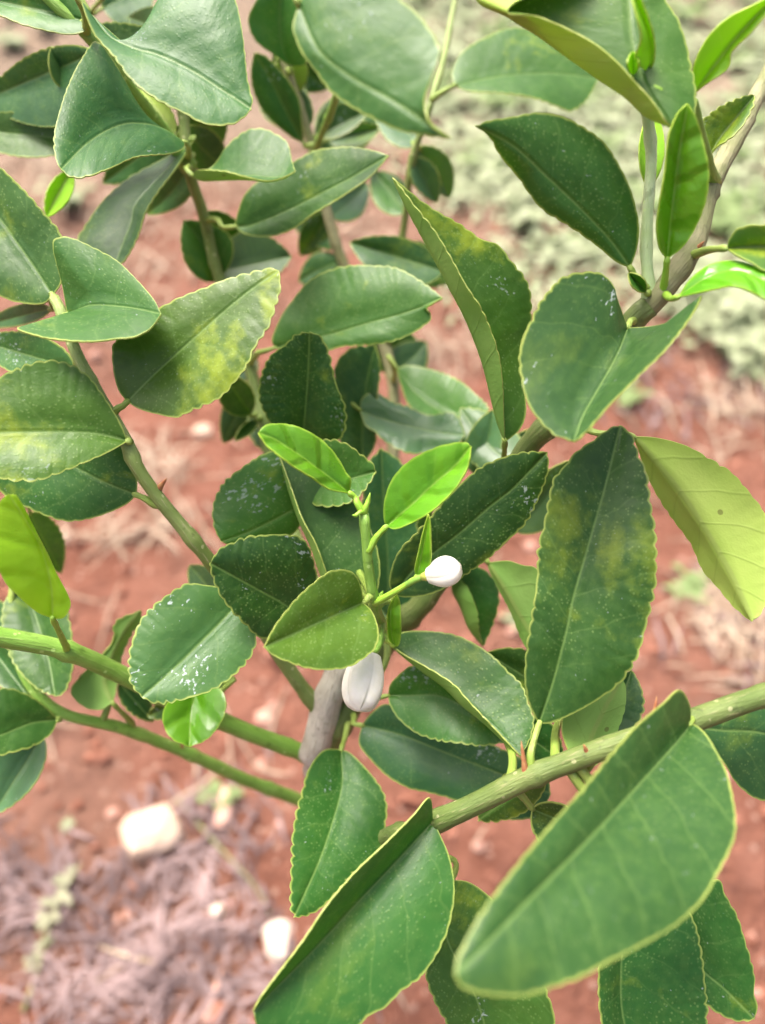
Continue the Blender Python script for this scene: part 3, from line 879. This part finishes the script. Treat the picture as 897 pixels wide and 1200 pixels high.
leaf('dark', [(376, 739), (336, 710), (286, 682), (246, 660)],
     [(376, 700), (364, 645), (350, 629), (328, 626), (308, 627), (289, 629), (272, 636), (258, 643)],
     [(345, 752), (305, 747), (289, 733), (272, 716), (258, 697), (249, 676)], (19.3, 17.4), za=-0.1, zb=-0.25, NL=120, label='dark broad leaf with a crinkled edge')
leaf('light', [(426, 706), (397, 719), (364, 734), (336, 747), (310, 758)],
     [(424, 690), (418, 675), (408, 668), (389, 669), (369, 682), (350, 699), (333, 719), (320, 738)],
     [(436, 716), (442, 730), (444, 747), (439, 761), (425, 773), (408, 782), (383, 785), (361, 783), (339, 776), (322, 769)],
     (18.0, 15.8), za=-0.1, zb=-0.3, NL=120, label='small green leaf with a yellow stain over the hanging bud')
leaf('dark', [(462, 698), (485, 668), (510, 647), (540, 624), (573, 595), (602, 572), (642, 530)],
     [(456, 684), (460, 662), (470, 643), (484, 629), (506, 604), (522, 585), (545, 562), (567, 545), (595, 534), (620, 529)],
     [(478, 700), (506, 696), (528, 685), (550, 671), (573, 654), (595, 634), (615, 615), (626, 595), (635, 576), (643, 551)],
     (18.8, 18.0), za=-0.3, zb=0.1, NL=140, label='long dark leaf behind the open bud')
leaf('young', [(489, 676), (494, 650), (499, 625), (502, 603)], [(486, 668), (491, 645), (497, 620)], [(500, 676), (505, 655), (505, 630), (504, 612)],
     (17.4, 16.6), za=-0.05, zb=-0.15, ser=0, pet=[(440, 706, 18.3), (466, 692, 17.8), (484, 680, 17.5)], NL=50, label='narrow bract leaf standing beside the white bud')
leaf('young', [(462, 757), (458, 735), (458, 715), (465, 696)], [(456, 750), (454, 735), (456, 712)], [(467, 757), (470, 745), (470, 720), (469, 705)], (19.4, 18.6), za=-0.05, zb=-0.12, ser=0, NL=50,
     pet=[(446, 730, 20.2), (450, 745, 20)])
leaf('dark', [(452, 750), (466, 764), (489, 786), (517, 808), (539, 830), (567, 850), (590, 870), (611, 886)],
     [(472, 765), (495, 778), (517, 791), (534, 803), (548, 819), (567, 839), (586, 859)],
     [(466, 742), (484, 739), (511, 740), (534, 744), (556, 754), (578, 769), (595, 786), (612, 803), (620, 825), (626, 844), (622, 865)],
     (19.8, 17.8), za=-0.7, zb=0.2, NL=120, bulge=0.03, fold=0.4, label='dark leaf folded to show a pale green underside strip')
leaf('mid', [(455, 815), (480, 815), (517, 816), (560, 838), (602, 868)], [(457, 803), (465, 793), (481, 781), (500, 780), (540, 805), (580, 842)],
     [(457, 826), (467, 842), (486, 858), (511, 867), (539, 871), (567, 874)], (20.6, 19.2), zb=-0.3, label='green leaf tucked under the folded dark one')
leaf('blue', [(424, 850), (470, 861), (525, 883), (590, 908), (646, 930)], [(435, 836), (455, 825), (500, 840), (560, 865), (610, 888), (640, 910)],
     [(421, 872), (436, 892), (456, 911), (480, 924), (503, 929), (540, 940), (575, 957), (610, 961), (634, 953)], (21.8, 20), NL=120, za=0.1, zb=-0.2)
leaf('dark', [(632, 848), (647, 804), (664, 740), (672, 701), (694, 624), (711, 564), (727, 498)],
     [(625, 837), (617, 814), (615, 784), (620, 743), (627, 700), (630, 671), (632, 641), (639, 610), (644, 584), (650, 560), (661, 547), (677, 528), (694, 517), (711, 504)],
     [(647, 847), (671, 837), (701, 820), (727, 800), (747, 770), (758, 733), (764, 707), (769, 681), (769, 647), (768, 620), (764, 597), (761, 577), (758, 554), (747, 530), (741, 510)],
     (16.9, 17.0), za=-0.1, zb=-0.3, zm=-0.3, NL=160, NC=8, label='long dark green leaf with pale dots and a yellow edge spot', pet=[(624, 908, 16.6), (622, 885, 16.6), (627, 864, 16.8)])
leaf('yellow', [(743, 511), (800, 580), (850, 660), (882, 728)], [(771, 513), (804, 522), (831, 537), (858, 554), (878, 577), (895, 600), (905, 640), (902, 690), (894, 716)],
     [(749, 527), (758, 554), (771, 580), (791, 610), (811, 637), (824, 667), (841, 687), (861, 711)], (18.4, 17.6), za=-0.3, zb=0.7, under=True, NL=120,
     label='yellow-green leaf seen from below', pet=[(664, 486, 19.4), (695, 506, 19), (725, 508, 18.7)])
leaf('light', [(572, 659), (592, 690), (615, 730), (655, 792)], [(595, 657), (612, 662), (632, 668), (650, 700), (662, 750)], [(574, 668), (588, 695), (600, 718), (615, 755), (635, 780)],
     (20.5, 19.5), under=True, zb=0.3)
leaf('mid', [(540, 668), (524, 690), (534, 713), (546, 738), (567, 757)], [(538, 676), (548, 688), (554, 700), (560, 718), (562, 740)], [(560, 664), (580, 680), (585, 705), (577, 735)], (21.8, 22), za=-0.5, zb=0.2, fold=0.35)
sl_('dark', (650, 815), (570, 765), 20, 30, (20.5, 20.8))
sl_('dark', (600, 850), (660, 892), 28, 22, (19.6, 19.4))
leaf('light', [(684, 908), (690, 870), (708, 830), (728, 795)], [(668, 885), (658, 850), (672, 815), (700, 798)], [(705, 890), (722, 860), (732, 830), (733, 805)], (17, 18.6), under=True, zb=0.2, pet=[(700, 882, 16.3), (690, 900, 16.6)])
sl_('blue', (716, 862), (740, 785), 16, 28, (18.5, 19.2))
leaf('blue', [(812, 852), (845, 856), (897, 860), (980, 885)], [(822, 846), (850, 836), (880, 828), (920, 832), (960, 855)], [(822, 868), (848, 893), (861, 915), (878, 931), (897, 938), (940, 930)], (17.2, 18), zb=-0.1, za=0.2)
sl_('dark', (624, 948), (690, 975), 18, 34, (17.2, 17.6), pet=[(600, 922, 16.9), (613, 934, 17)])

# --- foreground and bottom
leaf('soft', [(810, 846), (797, 865), (752, 916), (685, 989), (617, 1058), (560, 1117), (533, 1141)],
     [(809, 826), (797, 808), (778, 824), (747, 850), (714, 887), (681, 927), (647, 964), (617, 1000), (590, 1034), (564, 1070), (547, 1100), (535, 1125)],
     [(826, 858), (840, 880), (852, 905), (860, 940), (862, 973), (855, 997), (841, 1024), (824, 1054), (798, 1080), (771, 1097), (741, 1114), (705, 1133), (681, 1146), (651, 1156), (624, 1166), (594, 1168), (560, 1164), (540, 1155)],
     (15.6, 10.6), za=0.25, zb=-0.5, zm=-0.7, ser=0.6, NL=140, NC=8, label='large near leaf on the thorny branch', prof=0.6)
leaf('plain', [(508, 962), (464, 1010), (417, 1060), (367, 1114), (317, 1164), (297, 1186)],
     [(504, 935), (484, 957), (451, 990), (417, 1022), (384, 1061), (357, 1101), (330, 1137), (307, 1168)],
     [(517, 980), (528, 1007), (533, 1044), (528, 1080), (518, 1107), (504, 1131), (491, 1147), (471, 1161), (451, 1181), (432, 1191), (395, 1225), (345, 1235), (308, 1215)],
     (17.3, 15.0), za=-0.7, zb=-0.3, NL=140, NC=8, label='dark speckled leaf folded along its midrib at the branch end', prof=0.6)
leaf('mid', [(400, 878), (401, 920), (391, 960), (374, 1010), (345, 1075)],
     [(413, 884), (436, 908), (450, 930), (454, 950), (450, 977), (444, 997), (424, 1014), (400, 1040), (377, 1064), (360, 1073)],
     [(378, 880), (361, 903), (354, 930), (348, 950), (343, 980), (342, 1010), (341, 1040), (341, 1062)], (21.4, 17.6), za=0.1, zb=-0.2, NL=120, pet=[(410, 838, 22.5), (404, 866, 21.9)], label='green leaf hanging in front of the trunk')
leaf('mid', [(530, 1031), (522, 1090), (540, 1134), (562, 1180), (590, 1290)], [(515, 1060), (503, 1090), (499, 1120), (500, 1146), (510, 1175), (524, 1200), (560, 1265)],
     [(550, 1034), (573, 1050), (600, 1080), (625, 1120), (640, 1160), (651, 1200), (640, 1260)], (18.4, 18.6))
leaf('dark', [(752, 1035), (735, 1090), (728, 1134), (732, 1200), (765, 1290)], [(720, 1070), (703, 1130), (706, 1200), (730, 1260)],
     [(790, 1045), (811, 1074), (821, 1107), (826, 1147), (828, 1200), (810, 1260)], (17.4, 17.4), za=-0.4, zb=-0.2)
leaf('mid', [(785, 1075), (815, 1128), (850, 1160), (885, 1195)], [(805, 1040), (841, 1031), (851, 1050), (865, 1074), (873, 1100), (881, 1127), (885, 1147), (884, 1165), (888, 1177)],
     [(790, 1120), (815, 1165), (828, 1178), (848, 1191), (866, 1197)], (18, 17.6), za=-0.1, zb=-0.3)


# ------------------------------------------------------------------ flower buds, shoot tips, thorns
def bud(tipv, basev, rad, stalk, label, ex=0.5):
    """closed citrus flower bud: five overlapping petals, calyx cup and stalk"""
    ax = (tipv - basev)
    L = ax.length
    ax.normalize()
    e1 = ax.cross(Vector((0.2, 0.9, 0.3))).normalized()
    e2 = ax.cross(e1)
    root = empty('flower_bud', basev - Vector(sap.location))
    root.parent = sap
    root['label'] = label
    NU, NV = 16, 9
    for k in range(5):
        V, F = [], []
        for side in (0, 1):
            for i in range(NU + 1):
                t = i / NU
                r = rad * (math.sin(math.pi * (0.10 + 0.90 * t ** 1.25)) ** ex if t < 1 else 0)
                for j in range(NV + 1):
                    s = j / NV * 2 - 1
                    th = 2 * math.pi * k / 5 + s * 0.78 * (1 - 0.25 * t * t) + 0.22 * t
                    rr = r * (1 + 0.11 * (1 - s * s) + 0.012 * s - 0.05 * side) + 0.0002
                    V.append(basev + ax * (L * t) + (e1 * math.cos(th) + e2 * math.sin(th)) * rr)
        m = (NU + 1) * (NV + 1)
        for i in range(NU):
            for j in range(NV):
                a = i * (NV + 1) + j
                F.append((a, a + 1, a + NV + 2, a + NV + 1))
                F.append((m + a, m + a + NV + 1, m + a + NV + 2, m + a + 1))
        for i in range(NU):
            for j in (0, NV):
                a = i * (NV + 1) + j
                F.append((a, a + NV + 1, m + a + NV + 1, m + a))
        mesh_obj('petal', V, F, M_BUD, root, origin=basev)
    path = [basev - ax * 0.0022, basev - ax * 0.0006, basev + ax * 0.001, basev + ax * 0.0022]
    V, F = tube_data(path, [0.0008, rad * 0.45, rad * 0.66, rad * 0.70], 15, 0.12)
    mesh_obj('calyx', V, F, M_CAL, root, origin=basev)
    pts = [Vector(p) for p in catmull([tuple(P(*q)) for q in stalk] + [tuple(basev - ax * 0.001)], 20)]
    V, F = tube_data(pts, [0.0008] * 21, 8, 0.05)
    mesh_obj('stalk', V, F, M_STEMB, root, origin=pts[0])


bud(P(540, 666, 16.8), P(504, 674, 17.2), 0.0030, [(438, 708, 18.4), (465, 692, 17.9), (488, 679, 17.4)], 'small white flower bud pointing sideways')
bud(P(421, 833, 17.6), P(431, 770, 18.4), 0.0043, [(446, 732, 20.2), (447, 748, 19.4), (440, 764, 18.9)], 'larger white flower bud hanging down', 0.36)
for (a, b, r) in (((427, 604, 17.5), (434, 577, 17.3), 0.0007), ((427, 601, 17.5), (413, 603, 17.2), 0.0006), ((440, 706, 18.4), (449, 692, 18.2), 0.0008), ((441, 708, 18.4), (452, 700, 18.1), 0.0007)):
    p0, p1 = P(*a), P(*b)
    V, F = tube_data([p0.lerp(p1, i / 6) + Vector((0, 0, 0.0006 * math.sin(i))) for i in range(7)], [r * k for k in (0.9, 1.1, 1.0, 0.85, 0.9, 0.6, 0.15)], 8, 0.3)
    mesh_obj('shoot_tip', V, F, M_PETY, sap, origin=p0)
for (a, b) in (((617, 912, 16.6), (611, 868, 16.4)), ((764, 858, 16.0), (770, 816, 15.8)), ((813, 296, 17.3), (826, 282, 17.0)), ((690, 886, 16.2), (684, 872, 16)), ((186, 573, 18.3), (196, 560, 18.0)),
               ((213, 882, 24), (214, 868, 23.8))):
    p0, p1 = P(*a), P(*b)
    V, F = tube_data([p0.lerp(p1, i / 5) for i in range(6)], [0.0010, 0.0008, 0.0006, 0.00045, 0.0003, 0.00004], 8)
    mesh_obj('thorn', V, F, M_THORN, sap, origin=p0)

# ------------------------------------------------------------------ stones, litter, weeds
M_STONE = plain('pale_stone', (0.40, 0.27, 0.19), (0.58, 0.44, 0.34), 60, 0.85, 0, 0.6, 0.002)
M_STONEW = plain('white_stone', (0.46, 0.37, 0.30), (0.58, 0.48, 0.40), 60, 0.85, 0, 0.5, 0.002)
M_STONER = plain('pinkish_stone', (0.40, 0.22, 0.16), (0.50, 0.32, 0.25), 60, 0.9, 0, 0.6, 0.002)

M_CLOD = plain('soil_pebble', (0.30, 0.15, 0.11), (0.42, 0.26, 0.20), 60, 0.9, 0, 0.6, 0.002)


def stone(px, py, wpx, hpx, rot, mat, label, group=None, seed=0):
    c = G(px, py)
    dep = (c - CAM).dot(FWD)
    rx, ry = wpx / FPX * dep / 2, hpx / FPX * dep / 2
    bm = bmesh.new()
    bmesh.ops.create_icosphere(bm, subdivisions=4, radius=1)
    R = Matrix.Rotation(math.radians(rot), 3, 'Z')
    for v in bm.verts:
        p = v.co.copy()
        q = Vector((math.copysign(abs(p.x) ** 0.8, p.x), math.copysign(abs(p.y) ** 0.8, p.y), math.copysign(abs(p.z) ** 0.85, p.z)))
        k = 1 + 0.20 * noise.noise(p * 1.3 + Vector((seed * 3.1, 0, 0))) + 0.07 * noise.noise(p * 3.4 + Vector((seed, 5, 0)))
        q = Vector((q.x * rx, q.y * ry, q.z * min(rx, ry) * 0.75)) * k
        v.co = R @ q
    me = bpy.data.meshes.new('stone')
    bm.to_mesh(me); bm.free()
    me.polygons.foreach_set('use_smooth', [True] * len(me.polygons))
    me.materials.append(mat)
    o = bpy.data.objects.new('stone', me)
    COL.objects.link(o)
    o.location = c + Vector((0, 0, min(rx, ry) * 0.30))
    tag(o, label, 'stone', group)


stone(181, 976, 70, 54, 18, M_STONE, 'large pale cream stone lying on dry litter', seed=1)
stone(328, 1101, 36, 44, 10, M_STONEW, 'white rounded stone beside the folded speckled leaf', seed=2)
stone(265, 948, 20, 50, -4, M_STONER, 'narrow pinkish stone beside a small green sprig', seed=3)
stone(255, 1067, 18, 18, 0, M_STONEW, 'tiny round white pebble in the purple litter', seed=4)
stone(310, 841, 20, 18, 0, M_STONER, 'small pinkish pebble beside the green branches', seed=5)
stone(238, 507, 24, 16, 10, M_STONE, 'small cream pebble under the yellow-blotched leaves', seed=6)
stone(205, 228, 26, 34, 20, M_STONE, 'pale stone seen between the upper leaves', seed=7)
rs = random.Random(5)
for i in range(46):
    px, py = rs.uniform(0, 897), rs.uniform(420, 1195)
    s = rs.uniform(7, 15)
    stone(px, py, s, s * rs.uniform(0.7, 1.1), rs.uniform(0, 90), M_CLOD, 'tiny pebble scattered on the bare red soil', 'tiny pebbles on the soil', 10 + i)


def patch_points(n, regions, rnd):
    out = []
    tot = sum(r[4] for r in regions)
    for (x, y, sx, sy, wt) in regions:
        for _ in range(int(n * wt / tot)):
            out.append((rnd.gauss(x, sx), rnd.gauss(y, sy)))
    return out


# crumbs of soil: nobody could count them
def crumbs():
    rnd = random.Random(21)
    ico = bmesh.new()
    bmesh.ops.create_icosphere(ico, subdivisions=1, radius=1)
    iv = [v.co.copy() for v in ico.verts]
    fi = [tuple(v.index for v in f.verts) for f in ico.faces]
    ico.free()
    V, F = [], []
    for _ in range(5200):
        x, y = rnd.gauss(0, 0.5), rnd.gauss(0.38, 0.45)
        r = rnd.choice([0.0012, 0.0018, 0.0025, 0.004]) * rnd.uniform(0.7, 1.5)
        if rnd.random() < 0.03: r *= 2.0
        c = Vector((x, y, gheight(x, y) + r * 0.3))
        b = len(V)
        M = Matrix.Rotation(rnd.uniform(0, 6.28), 3, Vector((rnd.random(), rnd.random(), rnd.random() + 0.01)).normalized())
        sc = Vector((rnd.uniform(0.7, 1.4), rnd.uniform(0.7, 1.2), rnd.uniform(0.5, 0.9)))
        for q in iv:
            V.append(c + M @ Vector((q.x * sc.x, q.y * sc.y, q.z * sc.z)) * r * rnd.uniform(0.75, 1.2))
        F += [tuple(b + i for i in f) for f in fi]
    m = plain('soil_crumb', (0.16, 0.064, 0.04), (0.28, 0.13, 0.09), 40, 0.95, 0, 0.5, 0.002, 0.1)
    o = mesh_obj('soil_crumbs', V, F, m, smooth=False)
    tag(o, 'loose crumbs and clods of red soil strewn over the ground', 'soil', None, 'stuff')


crumbs()


def strips(name, pts, lrange, wrange, mat, rnd, lift=0.006, curl=0.5):
    V, F = [], []
    for (px, py) in pts:
        c = G(px, max(py, -60))
        L, wd = rnd.uniform(*lrange), rnd.uniform(*wrange)
        th = rnd.uniform(0, 6.28)
        n = 6
        b = len(V)
        x, y = c.x - math.cos(th) * L / 2, c.y - math.sin(th) * L / 2
        cv = rnd.gauss(0, curl) / n
        tilt = rnd.gauss(0, 0.12)
        base = rnd.uniform(0.0005, lift)
        for i in range(n + 1):
            t = i / n
            z = max(gheight(x, y), c.z - 0.01) + base + tilt * (t - 0.5) * L * 0.5 + 0.006 * math.sin(t * math.pi) * rnd.random()
            z = max(z, gheight(x, y) + 0.0006)
            k = wd * (1 - 0.75 * abs(2 * t - 1) ** 2.5) / 2
            nx, ny = -math.sin(th), math.cos(th)
            V.append((x + nx * k, y + ny * k, z))
            V.append((x, y, z + k * 0.9))
            V.append((x - nx * k, y - ny * k, z))
            x += math.cos(th) * L / n; y += math.sin(th) * L / n; th += cv
        for i in range(n):
            a = b + i * 3
            F += [(a, a + 1, a + 4, a + 3), (a + 1, a + 2, a + 5, a + 4)]
    return V, F


M_LIT = plain('purple_grey_litter', (0.11, 0.075, 0.075), (0.30, 0.215, 0.205), 18, 0.8, 0.1)
M_STRAW = plain('pale_straw', (0.27, 0.19, 0.13), (0.44, 0.35, 0.26), 25, 0.8, 0.1)
M_SAGE = plain('dry_sage_leaf', (0.24, 0.25, 0.15), (0.34, 0.33, 0.22), 90, 0.8, 0.2)
rn = random.Random(31)
pts = patch_points(560, [(210, 1070, 55, 45, 4), (40, 1050, 35, 32, 3), (250, 965, 40, 30, 2), (150, 1150, 60, 20, 2), (260, 1160, 70, 30, 2), (800, 460, 60, 25, 2), (840, 720, 35, 45, 1), (60, 1170, 50, 30, 1)], rn)
V, F = strips('x', pts, (0.012, 0.055), (0.0012, 0.0034), M_LIT, rn)
tag(mesh_obj('dry_litter', V, F, M_LIT), 'purple-grey dry grass litter scattered on the red soil', 'litter', None, 'stuff')
pts = patch_points(1900, [(860, 690, 25, 45, 3), (165, 545, 40, 18, 1), (170, 622, 60, 12, 1), (40, 200, 70, 60, 4), (560, 60, 80, 60, 3), (880, 470, 40, 30, 2), (520, 400, 30, 30, 1), (420, 230, 60, 60, 3), (780, 150, 130, 130, 10), (600, 180, 90, 80, 5), (160, 260, 60, 50, 3), (450, 700, 400, 300, 2)], rn)
V, F = strips('x', pts, (0.02, 0.09), (0.0012, 0.003), M_STRAW, rn, 0.01)
tag(mesh_obj('dry_straw', V, F, M_STRAW), 'pale dry straw lying among the weeds and soil', 'straw', None, 'stuff')


def twig(pts, r, label, mat=M_TWIG, sprig=0):
    P3 = []
    for (px, py, up) in pts:
        P3.append(tuple(G(px, py, up)))
    path = [Vector(p) for p in catmull(P3, 24)]
    root = empty('dry_twig', path[0])
    tag(root, label, 'twig')
    V, F = tube_data(path, [r * (1 - 0.6 * i / 24) for i in range(25)], 7, 0.25)
    mesh_obj('stem', V, F, mat, root, origin=path[0])
    rnd = random.Random(int(pts[0][0]))
    for _ in range(sprig):
        i = rnd.randint(6, 24)
        leaflet(root, path[i], rnd, 0.013, M_SAGE)


def leaflet(root, p, rnd, L, mat):
    th, el = rnd.uniform(0, 6.28), rnd.uniform(0.0, 0.5)
    d = Vector((math.cos(th) * math.cos(el), math.sin(th) * math.cos(el), math.sin(el)))
    sdir = d.cross(Vector((0, 0, 1))).normalized()
    L *= rnd.uniform(0.6, 1.2)
    V, F = [], []
    for i in range(6):
        t = i / 5
        k = L * 0.2 * math.sin(math.pi * min(0.97, t * 0.9 + 0.08))
        q = p + d * (L * t) + Vector((0, 0, -0.25 * L * t * t))
        V += [q + sdir * k + Vector((0, 0, k * 0.4)), q, q - sdir * k + Vector((0, 0, k * 0.4))]
    for i in range(5):
        a = i * 3
        F += [(a, a + 1, a + 4, a + 3), (a + 1, a + 2, a + 5, a + 4)]
    mesh_obj('leaflet', V, F, mat, root, origin=p)


twig([(25, 1185, 0.004), (45, 1130, 0.008), (70, 1065, 0.012), (100, 1015, 0.006)], 0.0018, 'dry twig with pale withered leaflets among purple litter', M_TWIG, 22)
twig([(212, 942, 0.005), (250, 985, 0.008), (300, 1040, 0.006), (318, 1075, 0.004)], 0.0016, 'thin straight dry twig running from the cream stone')
twig([(105, 1155, 0.004), (150, 1125, 0.006), (185, 1105, 0.004)], 0.0010, 'short fine pale twig across the purple litter', M_STRAW)
twig([(240, 1199, 0.003), (250, 1165, 0.006), (258, 1135, 0.004)], 0.0032, 'stubby reddish brown twig on bare soil', M_STONER)
twig([(890, 800, 0.004), (860, 745, 0.006), (842, 700, 0.008), (838, 650, 0.004)], 0.0022, 'bent dry stem on the soil below the yellow-green leaf', M_STRAW)
twig([(95, 655, 0.004), (150, 630, 0.008), (215, 620, 0.006)], 0.0016, 'straight pale dry stem on the soil behind the blotched leaves', M_STRAW)
twig([(470, 30, 0.01), (500, 80, 0.03), (540, 130, 0.01)], 0.003, 'dry grey stem under the upper leaves by the weeds', M_STRAW)

# weeds: a few prototypes copied over the ground
M_WEED = plain('weed_leaf', (0.24, 0.29, 0.15), (0.42, 0.46, 0.30), 45, 0.7, 0.3)
M_WEEDG = plain('green_weed_leaf', (0.16, 0.24, 0.08), (0.26, 0.34, 0.14), 45, 0.65, 0.3)


def weed_mesh(seed, n, hgt, spread, L):
    rnd = random.Random(seed)
    V, F, SV, SF = [], [], [], []
    for s in range(n):
        th = rnd.uniform(0, 6.28)
        rr = spread * rnd.uniform(0.3, 1)
        top = Vector((math.cos(th) * rr, math.sin(th) * rr, hgt * rnd.uniform(0.4, 1)))
        path = [Vector((0, 0, -0.005)), Vector((top.x * 0.35, top.y * 0.35, top.z * 0.65)), top]
        path = [Vector(p) for p in catmull([tuple(p) for p in path], 6)]
        tv, tf = tube_data(path, [0.0009] * 7, 4)
        b = len(SV)
        SV += tv; SF += [tuple(b + i for i in f) for f in tf]
        for k in range(rnd.randint(6, 9)):
            p = path[rnd.randint(2, 6)]
            a, el = rnd.uniform(0, 6.28), rnd.uniform(-0.1, 0.7)
            d = Vector((math.cos(a) * math.cos(el), math.sin(a) * math.cos(el), math.sin(el)))
            sdv = d.cross(Vector((0, 0, 1))).normalized()
            LL = L * rnd.uniform(0.6, 1.2)
            b = len(V)
            for i in range(5):
                t = i / 4
                w_ = LL * 0.27 * math.sin(math.pi * min(0.96, t * 0.88 + 0.1))
                q = p + d * (LL * t) + Vector((0, 0, -0.3 * LL * t * t))
                V += [q + sdv * w_ + Vector((0, 0, w_ * 0.4)), q, q - sdv * w_ + Vector((0, 0, w_ * 0.4))]
            for i in range(4):
                x = b + i * 3
                F += [(x, x + 1, x + 4, x + 3), (x + 1, x + 2, x + 5, x + 4)]
    return (V, F), (SV, SF)


def to_me(name, d, mat):
    me = bpy.data.meshes.new(name)
    me.from_pydata([tuple(v) for v in d[0]], [], d[1])
    me.materials.append(mat)
    me.polygons.foreach_set('use_smooth', [True] * len(me.polygons))
    return me


WM = []
for s in range(5):
    a, b = weed_mesh(100 + s, 9 + s, 0.045 + 0.008 * s, 0.06, 0.026)
    WM.append((to_me('foliage', a, M_WEED), to_me('foliage', a, M_WEEDG), to_me('stems', b, M_WEEDG)))


def weed(px, py, sc, label, group=None, green=False):
    p = G(px, py)
    fm, fg, sm = WM[rn.randint(0, 4)]
    root = empty('weed', p)
    root.rotation_euler.z = rn.uniform(0, 6.28)
    root.scale = (sc, sc, sc * 0.7)
    tag(root, label, 'weed', group)
    for nm, me in (('foliage', fg if green else fm), ('stems', sm)):
        o = bpy.data.objects.new(nm, me)
        COL.objects.link(o)
        o.parent = root




def ground_cover():
    rnd = random.Random(77)
    V, F = [], []
    for _ in range(17000):
        px, py = rnd.uniform(430, 960), rnd.uniform(-60, 440)
        lim = 130 + 200 * min(1, max(0, (px - 460) / 80)) + 100 * min(1, max(0, (px - 760) / 50))
        if py > lim + rnd.gauss(0, 35): continue
        p = G(px, py)
        if noise.noise(Vector((p.x, p.y, 0)) * 7) < -0.12: continue
        p = p + Vector((rnd.gauss(0, 0.02), rnd.gauss(0, 0.02), 0))
        p.z = gheight(p.x, p.y) + rnd.uniform(0.002, 0.028)
        a, el = rnd.uniform(0, 6.28), rnd.uniform(-0.2, 0.7)
        d = Vector((math.cos(a) * math.cos(el), math.sin(a) * math.cos(el), math.sin(el)))
        sv = d.cross(Vector((0, 0, 1))).normalized()
        L = rnd.uniform(0.007, 0.019)
        b = len(V)
        for i in range(4):
            t = i / 3
            k = L * 0.30 * math.sin(math.pi * min(0.95, t * 0.85 + 0.1))
            q = p + d * (L * t) + Vector((0, 0, -0.3 * L * t * t))
            V += [q + sv * k + Vector((0, 0, 0.3 * k)), q, q - sv * k + Vector((0, 0, 0.3 * k))]
        for i in range(3):
            x = b + i * 3
            F += [(x, x + 1, x + 4, x + 3), (x + 1, x + 2, x + 5, x + 4)]
    o = mesh_obj('ground_cover', V, F, M_WEED)
    tag(o, 'tiny-leaved pale ground cover creeping between the weeds', 'ground cover', None, 'stuff')


ground_cover()
cnt = 0
while cnt < 260:
    px, py = rn.uniform(440, 930), rn.uniform(-40, 330)
    # the patch runs along the upper right; its lower border drops to the right
    lim = 120 + 200 * min(1, max(0, (px - 500) / 150))
    if py > lim + rn.gauss(0, 25): continue
    sc, gr = rn.uniform(0.3, 0.85), rn.random() < 0.3
    weed(px, py, sc, ('taller ' if sc > 0.6 else 'low ') + ('fresh green' if gr else 'pale grey-green') + ' weed in the patch of ground cover beyond the sapling',
         ('taller ' if sc > 0.6 else 'low ') + ('fresh green' if gr else 'pale grey-green') + ' weeds in the patch beyond the sapling', gr)
    cnt += 1
for (px, py, sc) in ((860, 372, 0.9), (885, 400, 1.0), (845, 415, 0.8), (880, 440, 0.8), (812, 352, 0.7), (895, 350, 0.8)):
    weed(px, py, sc, 'pale weed growing at the near border of the weed patch by the bare soil', 'weeds at the border of the bare soil')
for (px, py) in ((20, 60), (60, 40), (30, 150), (90, 250), (20, 20)):
    weed(px, py, rn.uniform(0.5, 0.8), 'small weed on the dry ground behind the dark leaf pair', 'weeds on the dry ground')
weed(262, 932, 0.30, 'small green sprig beside the narrow pinkish stone', None, True)
weed(735, 470, 0.40, 'small green seedling below the broad spattered leaf', None, True)
weed(812, 690, 0.45, 'small green seedling under the yellow-green leaf', None, True)
weed(84, 968, 0.12, 'tiny pale seedling on open soil below the round leaves')
weed(608, 735, 0.0001 + 0.3, 'tiny seedling on soil between the central leaves')

print('LEAVES', len(REPORT))
for r in REPORT:
    if r[5] > 3 or r[3] > 10 or r[3] < 2 or r[4] > 6.5:
        print('check leaf', r)
